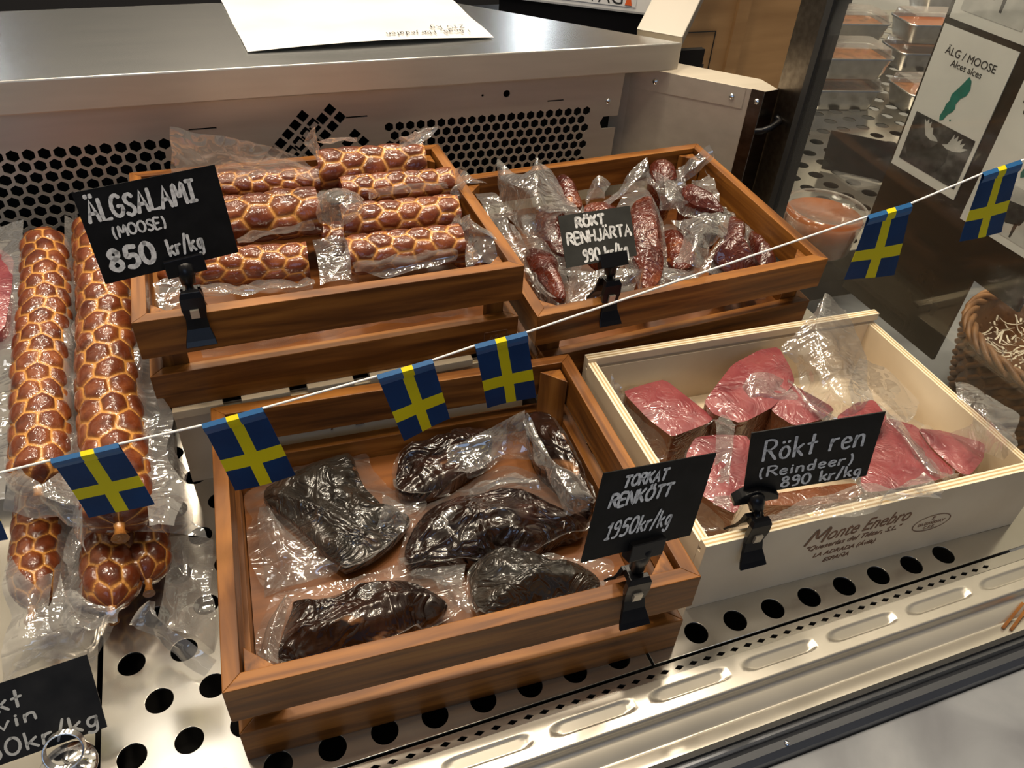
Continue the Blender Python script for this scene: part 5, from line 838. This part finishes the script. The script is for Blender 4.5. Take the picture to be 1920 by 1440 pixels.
pack('L6', 'vacuum_packed_meat', 'pink packed meat at the left edge beside the long salami', 'packed meat', None, ['pink', 'pink'], 77)
g = 'smoked heart packs in the back right crate'
dl = MD
gapD = [[[tuple(dl @ Vector((x, .021 + .004 * math.sin(x * 60), z))) for x in (.055, .11, .17, .21)] for z in (.060, .046, .034)]]
gapD2 = [[[tuple(dl @ Vector((x, .021 + .003 * math.sin(x * 60), z))) for x in (.24, .26, .285)] for z in (.062, .046, .030)]]
for k, lab, mm, ex in (('D1', 'dark red smoked heart in the front left corner of the heart crate', 'heart_dark', gapD), ('D2', 'tall glossy brown heart right of the 990 sign', 'heart', None), ('D3', 'orange brown heart partly hidden behind the 990 sign', 'heart', None),
                   ('D4', 'dark red heart with creased film near the front right of the heart crate', 'heart_dark', gapD2), ('D5', 'dark heart under a raised bag corner at the back right of the heart crate', 'heart_dark', None), ('D6', 'reddish heart behind the big clear bag in the heart crate', 'heart', None),
                   ('D7', 'small reddish heart against the back rail of the heart crate', 'heart', None), ('D8', 'darkest heart tucked by the right rail of the heart crate', 'heart_dark', None)):
    pack(k, 'vacuum_packed_heart', lab, 'packed meat', g, [mm], int(k[1]) * 4.3 + 90, extra=ex, fm='film_white')
g = 'salami pieces in the back left crate'
gapB = [[[(x, .0640 + .004 * math.sin(x * 50), z) for x in (.132, .20, .28, .368)] for z in (.150, .136, .120)]]
for k, lab in (('B1', 'salami piece at the very back, highest of the right pile'), ('B2', 'salami piece second from the back in the right pile'), ('B3', 'salami piece third from the back in the right pile'), ('B4', 'salami piece frontmost in the right pile'),
               ('B5', 'salami piece at the back behind the moose salami sign'), ('B6', 'thickest salami piece right beside the moose salami sign'), ('B7', 'salami piece under the moose salami sign by the front rail'),
               ('B8', 'salami piece lying underneath the right pile'), ('B9', 'salami piece end showing in open bag at the front right corner'), ('B10', 'salami piece lying underneath the left pile')):
    s = DATA[k]; a = Vector(s['ax'][0]); c = Vector(s['ax'][1]); mid = (a + c) / 2
    t = thing('vacuum_packed_salami_piece', lab, 'packed salami', (mid.x, mid.y, mid.z - s['r'] * .9), g)
    salami(s, t, int(k[1:]) * 2.3, spin=int(k[1:]) * .7); bag(s, t, int(k[1:]) * 3.1 + 150, None, 'film_white', gapB if k == 'B10' else None)
g = 'long netted salamis at the left'
def long_bag(b, s, seed, sides):
    p0, p1 = Vector(s['ax'][0]), Vector(s['ax'][1]); r = s['r']; d = (p1 - p0).normalized(); sd = d.cross(Vector((0, 0, 1))).normalized()
    for sg, wd, drop in sides:
        rows = []
        for i in range(90):
            t = -.06 + 1.1 * i / 89; c = p0.lerp(p1, t); row = []
            for j in range(9):
                u = j / 8; wob = .004 * math.sin(t * 34 + seed) + .003 * nz((t * 9, seed, 0))
                q = c + sd * sg * (r * .80 + (wd + wob) * u) + Vector((0, 0, r * .35 * (1 - u) - drop * u + .005 * u * nz((t * 16, seed + 4, u)) + .0025 * ridge((t * 8, u * 1.3, seed), 1.0)))
                row.append(q)
            rows.append(row)
        b.grid(rows, 0, True)
for k, lab, t0, t1, sides in (('L1', 'long netted salami on top at the far left', .02, .012, ((-1, .015, .008), (1, .024, -.006))), ('L2', 'long netted salami on top beside the salami crate', .02, .014, ((-1, .020, -.004), (1, .006, .006))),
                       ('L3', 'netted salami end underneath at the far left edge', .02, .035, ((-1, .02, .012),)), ('L4', 'netted salami with knotted end underneath, near the clear bag strip', .02, .028, ((1, .016, .012),)), ('L5', 'netted salami underneath, nearest the front crate', .02, .02, ())):
    s = DATA[k]; a = Vector(s['ax'][0]); c = Vector(s['ax'][1]); mid = (a + c) / 2
    t = thing('vacuum_packed_salami', lab, 'packed salami', (mid.x, mid.y, min(a.z, c.z) - s['r']), g)
    salami(s, t, int(k[1]) * 5.1 + 3, t0, t1, .96, spin=int(k[1]) * .9, cells=7)
    for sd_ in sides:
        b = MB(); long_bag(b, s, int(k[1]) * 3.3, [sd_]); b.build('bag', 'film_milky', t)
    bag(s, t, int(k[1]) * 6.1 + 200, None, 'film_milky')
# hidden step the long salamis rest on
rs = MB(); rs.prism([(.10, 0), (.375, 0), (.375, .090), (.30, .082), (.10, .052)], -.12, .082, 0, 'x')
tag(rs.build('steel_riser', 'steel_dark'), 'dark sloping steel riser under the far half of the long salamis', 'riser')

# ------------------------------------------------------------------ price signs
def sign(key, label, lines, ink='chalk', card='card', clip=True, rim=(.0112), roundbar=False, yaw=0.0, left=0.0):
    d = DATA[key]; x, y, z, a, tl, ro, w, h = d['pose']; F = Vector(d['foot']); F.y = {'S1': .0457, 'S2': .0375, 'S3': -.2423, 'S4': -.2178}.get(key, F.y)
    t = thing('price_sign', label, 'price sign', tuple(F), 'black price signs')
    Mx = Matrix.Translation((x, y, z)) @ Matrix.Rotation(a, 4, 'Z') @ Matrix.Rotation(math.pi / 2 + tl, 4, 'X') @ Matrix.Rotation(ro, 4, 'Z')
    cd_ = MB().box(-w / 2 - left, w / 2, 0, h, -.0005, .0003).build('card', card, t, Mx, local=True)
    b = MB()
    for (body, fx, fy, fc, fw, pen, sk, sl) in lines: write(b, body, -w / 2 + fx * w, fy * h, fc * h, fw * w, pen, sk, sl)
    b.build('lettering', ink, cd_, Mx, local=True)
    if not clip: return t, Mx
    # clip that bites the rim, ball joint, bar that holds the card
    Mf = Matrix.Translation(F) @ Matrix.Rotation(yaw, 4, 'Z'); ck = MB()
    def jaw(prof, hw):
        n = len(prof); vs = []
        for (yy, zz, tk), wd in zip(prof, hw):
            for sx_ in (-1, 1):
                for e in (0, tk): vs.append((sx_ * wd, yy + e, zz))
        fs = []
        for i in range(n - 1):
            k = i * 4; q = k + 4; fs += [(k, k + 2, q + 2, q), (k + 1, q + 1, q + 3, k + 3), (k, q, q + 1, k + 1), (k + 2, k + 3, q + 3, q + 2)]
        fs += [(0, 1, 3, 2), (n * 4 - 4, n * 4 - 2, n * 4 - 1, n * 4 - 3)]; ck.add(vs, fs)
    jaw([(-.013, -.0225, .002), (-.0105, -.0185, .0025), (-.0062, -.010, .003), (-.0042, -.002, .003), (-.0055, .008, .0045), (-.0060, .018, .0045), (-.0045, .0225, .004)], [.0118, .0110, .0085, .0078, .0092, .0088, .0070])
    jaw([(rim + .0105, -.012, .002), (rim + .007, -.006, .0025), (rim + .002, .001, .003), (rim - .002, .010, .003), (rim - .005, .020, .004)], [.0105, .0092, .0080, .0085, .0075])
    ck.box(-.0055, .0055, -.003, rim - .002, .0125, .0205); cl_ = ck.build('clip', 'black', t, Mf, bevel=.0004, local=True)
    MB().add([(-.0032, -.0066, .0), (.0032, -.0066, .0), (.0032, -.0078, .0080), (-.0032, -.0078, .0080), (-.0032, -.0050, .0), (.0032, -.0050, .0), (.0032, -.0050, .0080), (-.0032, -.0050, .0080)], [(0, 1, 2, 3), (7, 6, 5, 4), (0, 4, 5, 1), (2, 6, 7, 3), (1, 5, 6, 2), (3, 7, 4, 0)]).build('spring_plate', 'steel', cl_, Mf, local=True)
    ub = (F.x - x) / math.cos(a); hb = Mx @ Vector((ub, .004, 0)); nb = Mf @ Vector((0, .003, .0215)); dv = (hb - nb); ups = dv.normalized(); b = MB()
    b.tube([nb - ups * .002, nb + ups * .003, nb + ups * .004, nb + dv * .42, nb + dv * .48, nb + dv * .86, nb + dv * .92, hb], [.0030, .0030, .0054, .0060, .0066, .0066, .0042, .0030], 16)
    b.build('ball_joint', 'black', t)
    b = MB()
    if roundbar: b.prism([(-.017, -.005)] + [(-.017 + .034 * i / 12, .000 + .0085 * math.sin(math.pi * i / 12)) for i in range(13)] + [(.017, -.005)], -.0035, .0050)
    else: b.box(-.0145, .0145, -.0065, .0068, -.0035, .0045)
    b.build('holder_bar', 'black', t, Mx @ Matrix.Translation((ub, 0, 0)), bevel=.0006, local=True)
    return t, Mx
sign('S1', 'black chalk card reading ÄLGSALAMI (MOOSE) 850 kr/kg on the salami crate', [('ÄLGSALAMI', .05, .67, .22, .76, .0027, .02, .0), ('(MOOSE)', .17, .465, .115, .37, .0016, 0, .0), ('850', .08, .115, .22, .32, .0036, 0, .0), ('kr/kg', .50, .145, .18, .26, .0021, .02, .0)])
sign('S2', 'small greyish card reading RÖKT RENHJÄRTA 990 kr/kg on the heart crate', [('RÖKT', .22, .74, .17, .39, .0027, 0, .0), ('RENHJÄRTA', .07, .43, .21, .89, .0022, 0, .0), ('990 kr/kg', .25, .06, .22, .63, .0023, 0, .0)], card='card_grey', yaw=.02)
sign('S3', 'black card reading TORKAT RENKÖTT 1950kr/kg on the front crate', [('TORKAT', .195, .80, .12, .375, .0020, .10, .0), ('RENKÖTT', .115, .595, .14, .54, .0022, .10, .0), ('1950kr/kg', .15, .225, .19, .585, .0019, .12, .0)], yaw=-.045)
sign('S4', 'black card reading Rökt ren (Reindeer) 890 kr/kg on the pale box', [('Rökt ren', .12, .535, .31, .78, .0022, 0, .0), ('(Reindeer)', .11, .27, .16, .74, .0018, 0, .0), ('890 kr/kg', .30, .05, .165, .64, .0020, 0, .0)], rim=.0088, roundbar=True, yaw=-.039)
t5, M5 = sign('S5', 'black card with grey writing 650kr/kg cut off at the bottom left corner', [('Rökt', -.20, .65, .22, .54, .0018, .0, .0), ('svin', -.07, .42, .16, .50, .0018, .0, .0), ('650kr/kg', -.26, .07, .21, 1.2, .0018, .05, .0)], 'chalk_grey', clip=False, left=.030)
# its coiled wire holder on a chrome foot
b = MB(); c0 = M5 @ Vector((.004, -.002, .006)); pts = []
for i in range(150):
    a = 2 * math.pi * i / 26; q = M5 @ Vector((.006 + .0115 * math.cos(a), -.003 + .0115 * math.sin(a), .0022 + .0014 * i / 26)); pts.append(q)
b.tube(pts, .0007, 8); b.build('wire_coil', 'chrome', t5)
b = MB(); b.lathe([(0, .006), (.004, .0058), (.010, .0035), (.017, .0022), (.0185, .0006), (.0185, 0), (0, 0)], 40, c=(.009, -.196, .0)); b.build('chrome_foot', 'chrome', t5)
b = MB(); b.tube([(.009, -.196, .005), (.0085, -.196, .012), tuple(M5 @ Vector((.006, -.0125, .004)))], .0009, 8); b.build('stem', 'chrome', t5)

# ------------------------------------------------------------------ bunting of Swedish flags
FY = -.1
flags = [[(-.0256, .1816), (.0068, .1834), (.0029, .1251), (-.0308, .1228)], [(.0451, .1866), (.084, .1894), (.093, .133), (.0519, .1299)], [(.1338, .1921), (.1723, .197), (.1856, .1321), (.1442, .1298)],
         [(.2482, .2067), (.2869, .2121), (.2998, .1546), (.2642, .1444)], [(.317, .2182), (.3551, .2221), (.3676, .1583), (.3292, .1561)], [(.63, .2769), (.669, .2829), (.6845, .2155), (.6344, .2175)], [(.7315, .3009), (.7675, .3078), (.7906, .2399), (.7424, .239)]]
bn = thing('flag_bunting', 'white string with small blue and yellow Swedish paper flags across the display', 'bunting', (.35, FY, .2))
pts = [(-.6, FY, .176), (-.35, FY, .178), (-.1, FY, .180)]
for f in flags: pts += [(f[0][0], FY, f[0][1] - .0012), (f[1][0], FY, f[1][1] - .0012)]
pts += [(.8475, FY, .3255)]
MB().tube(pts, .0008, 8).build('string', 'string', bn)
US = [0, .1, .2, .3, .40, .50, .60, .7, .8, .9, 1.0]; VS = [0, .06, .12, .2, .3, .4, .53, .615, .70, .8, .9, 1.0]
for n, f in enumerate(flags):
    TL, TR, BR, BL = [Vector((a, FY, c)) for a, c in f]
    def at(u, v, off=0.0): 
        q = TL.lerp(TR, u).lerp(BL.lerp(BR, u), v); q.y = FY - .0012 + off + .0022 * math.sin(v * 2.6 + n) * v + .0016 * math.sin(u * 3 + n * 1.7) * v; return q
    b = MB(); vs = [at(u, v) for v in VS for u in US]; nu = len(US)
    for i in range(len(VS) - 1):
        for j in range(nu - 1):
            um, vm = (US[j] + US[j + 1]) / 2, (VS[i] + VS[i + 1]) / 2; yel = .40 < um < .60 or .53 < vm < .70
            k = i * nu + j; b.add([vs[k], vs[k + nu], vs[k + nu + 1], vs[k + 1]], [(0, 1, 2, 3)], 1 if yel else 0, False)
    fo = b.build('flag', ['blue', 'yellow'], bn)
    sd = fo.modifiers.new('thickness', 'SOLIDIFY'); sd.thickness = .0003
    b = MB(); rows = []
    hem = [(-.01, .0006), (.02, -.0022), (.07, -.0021), (.125, -.0012)]; yo = .03 if n % 2 else -.01
    uu = [0, .2, .40 + yo, .60 + yo, .8, 1.0]
    for j in range(5):
        for i in range(3):
            c4 = [at(uu[j], hem[i][0], hem[i][1]), at(uu[j], hem[i + 1][0], hem[i + 1][1]), at(uu[j + 1], hem[i + 1][0], hem[i + 1][1]), at(uu[j + 1], hem[i][0], hem[i][1])]
            b.add(c4, [(0, 1, 2, 3)], 1 if j == 2 else 0, False)
    b.build('fold', ['blue_fold', 'yellow'], fo)
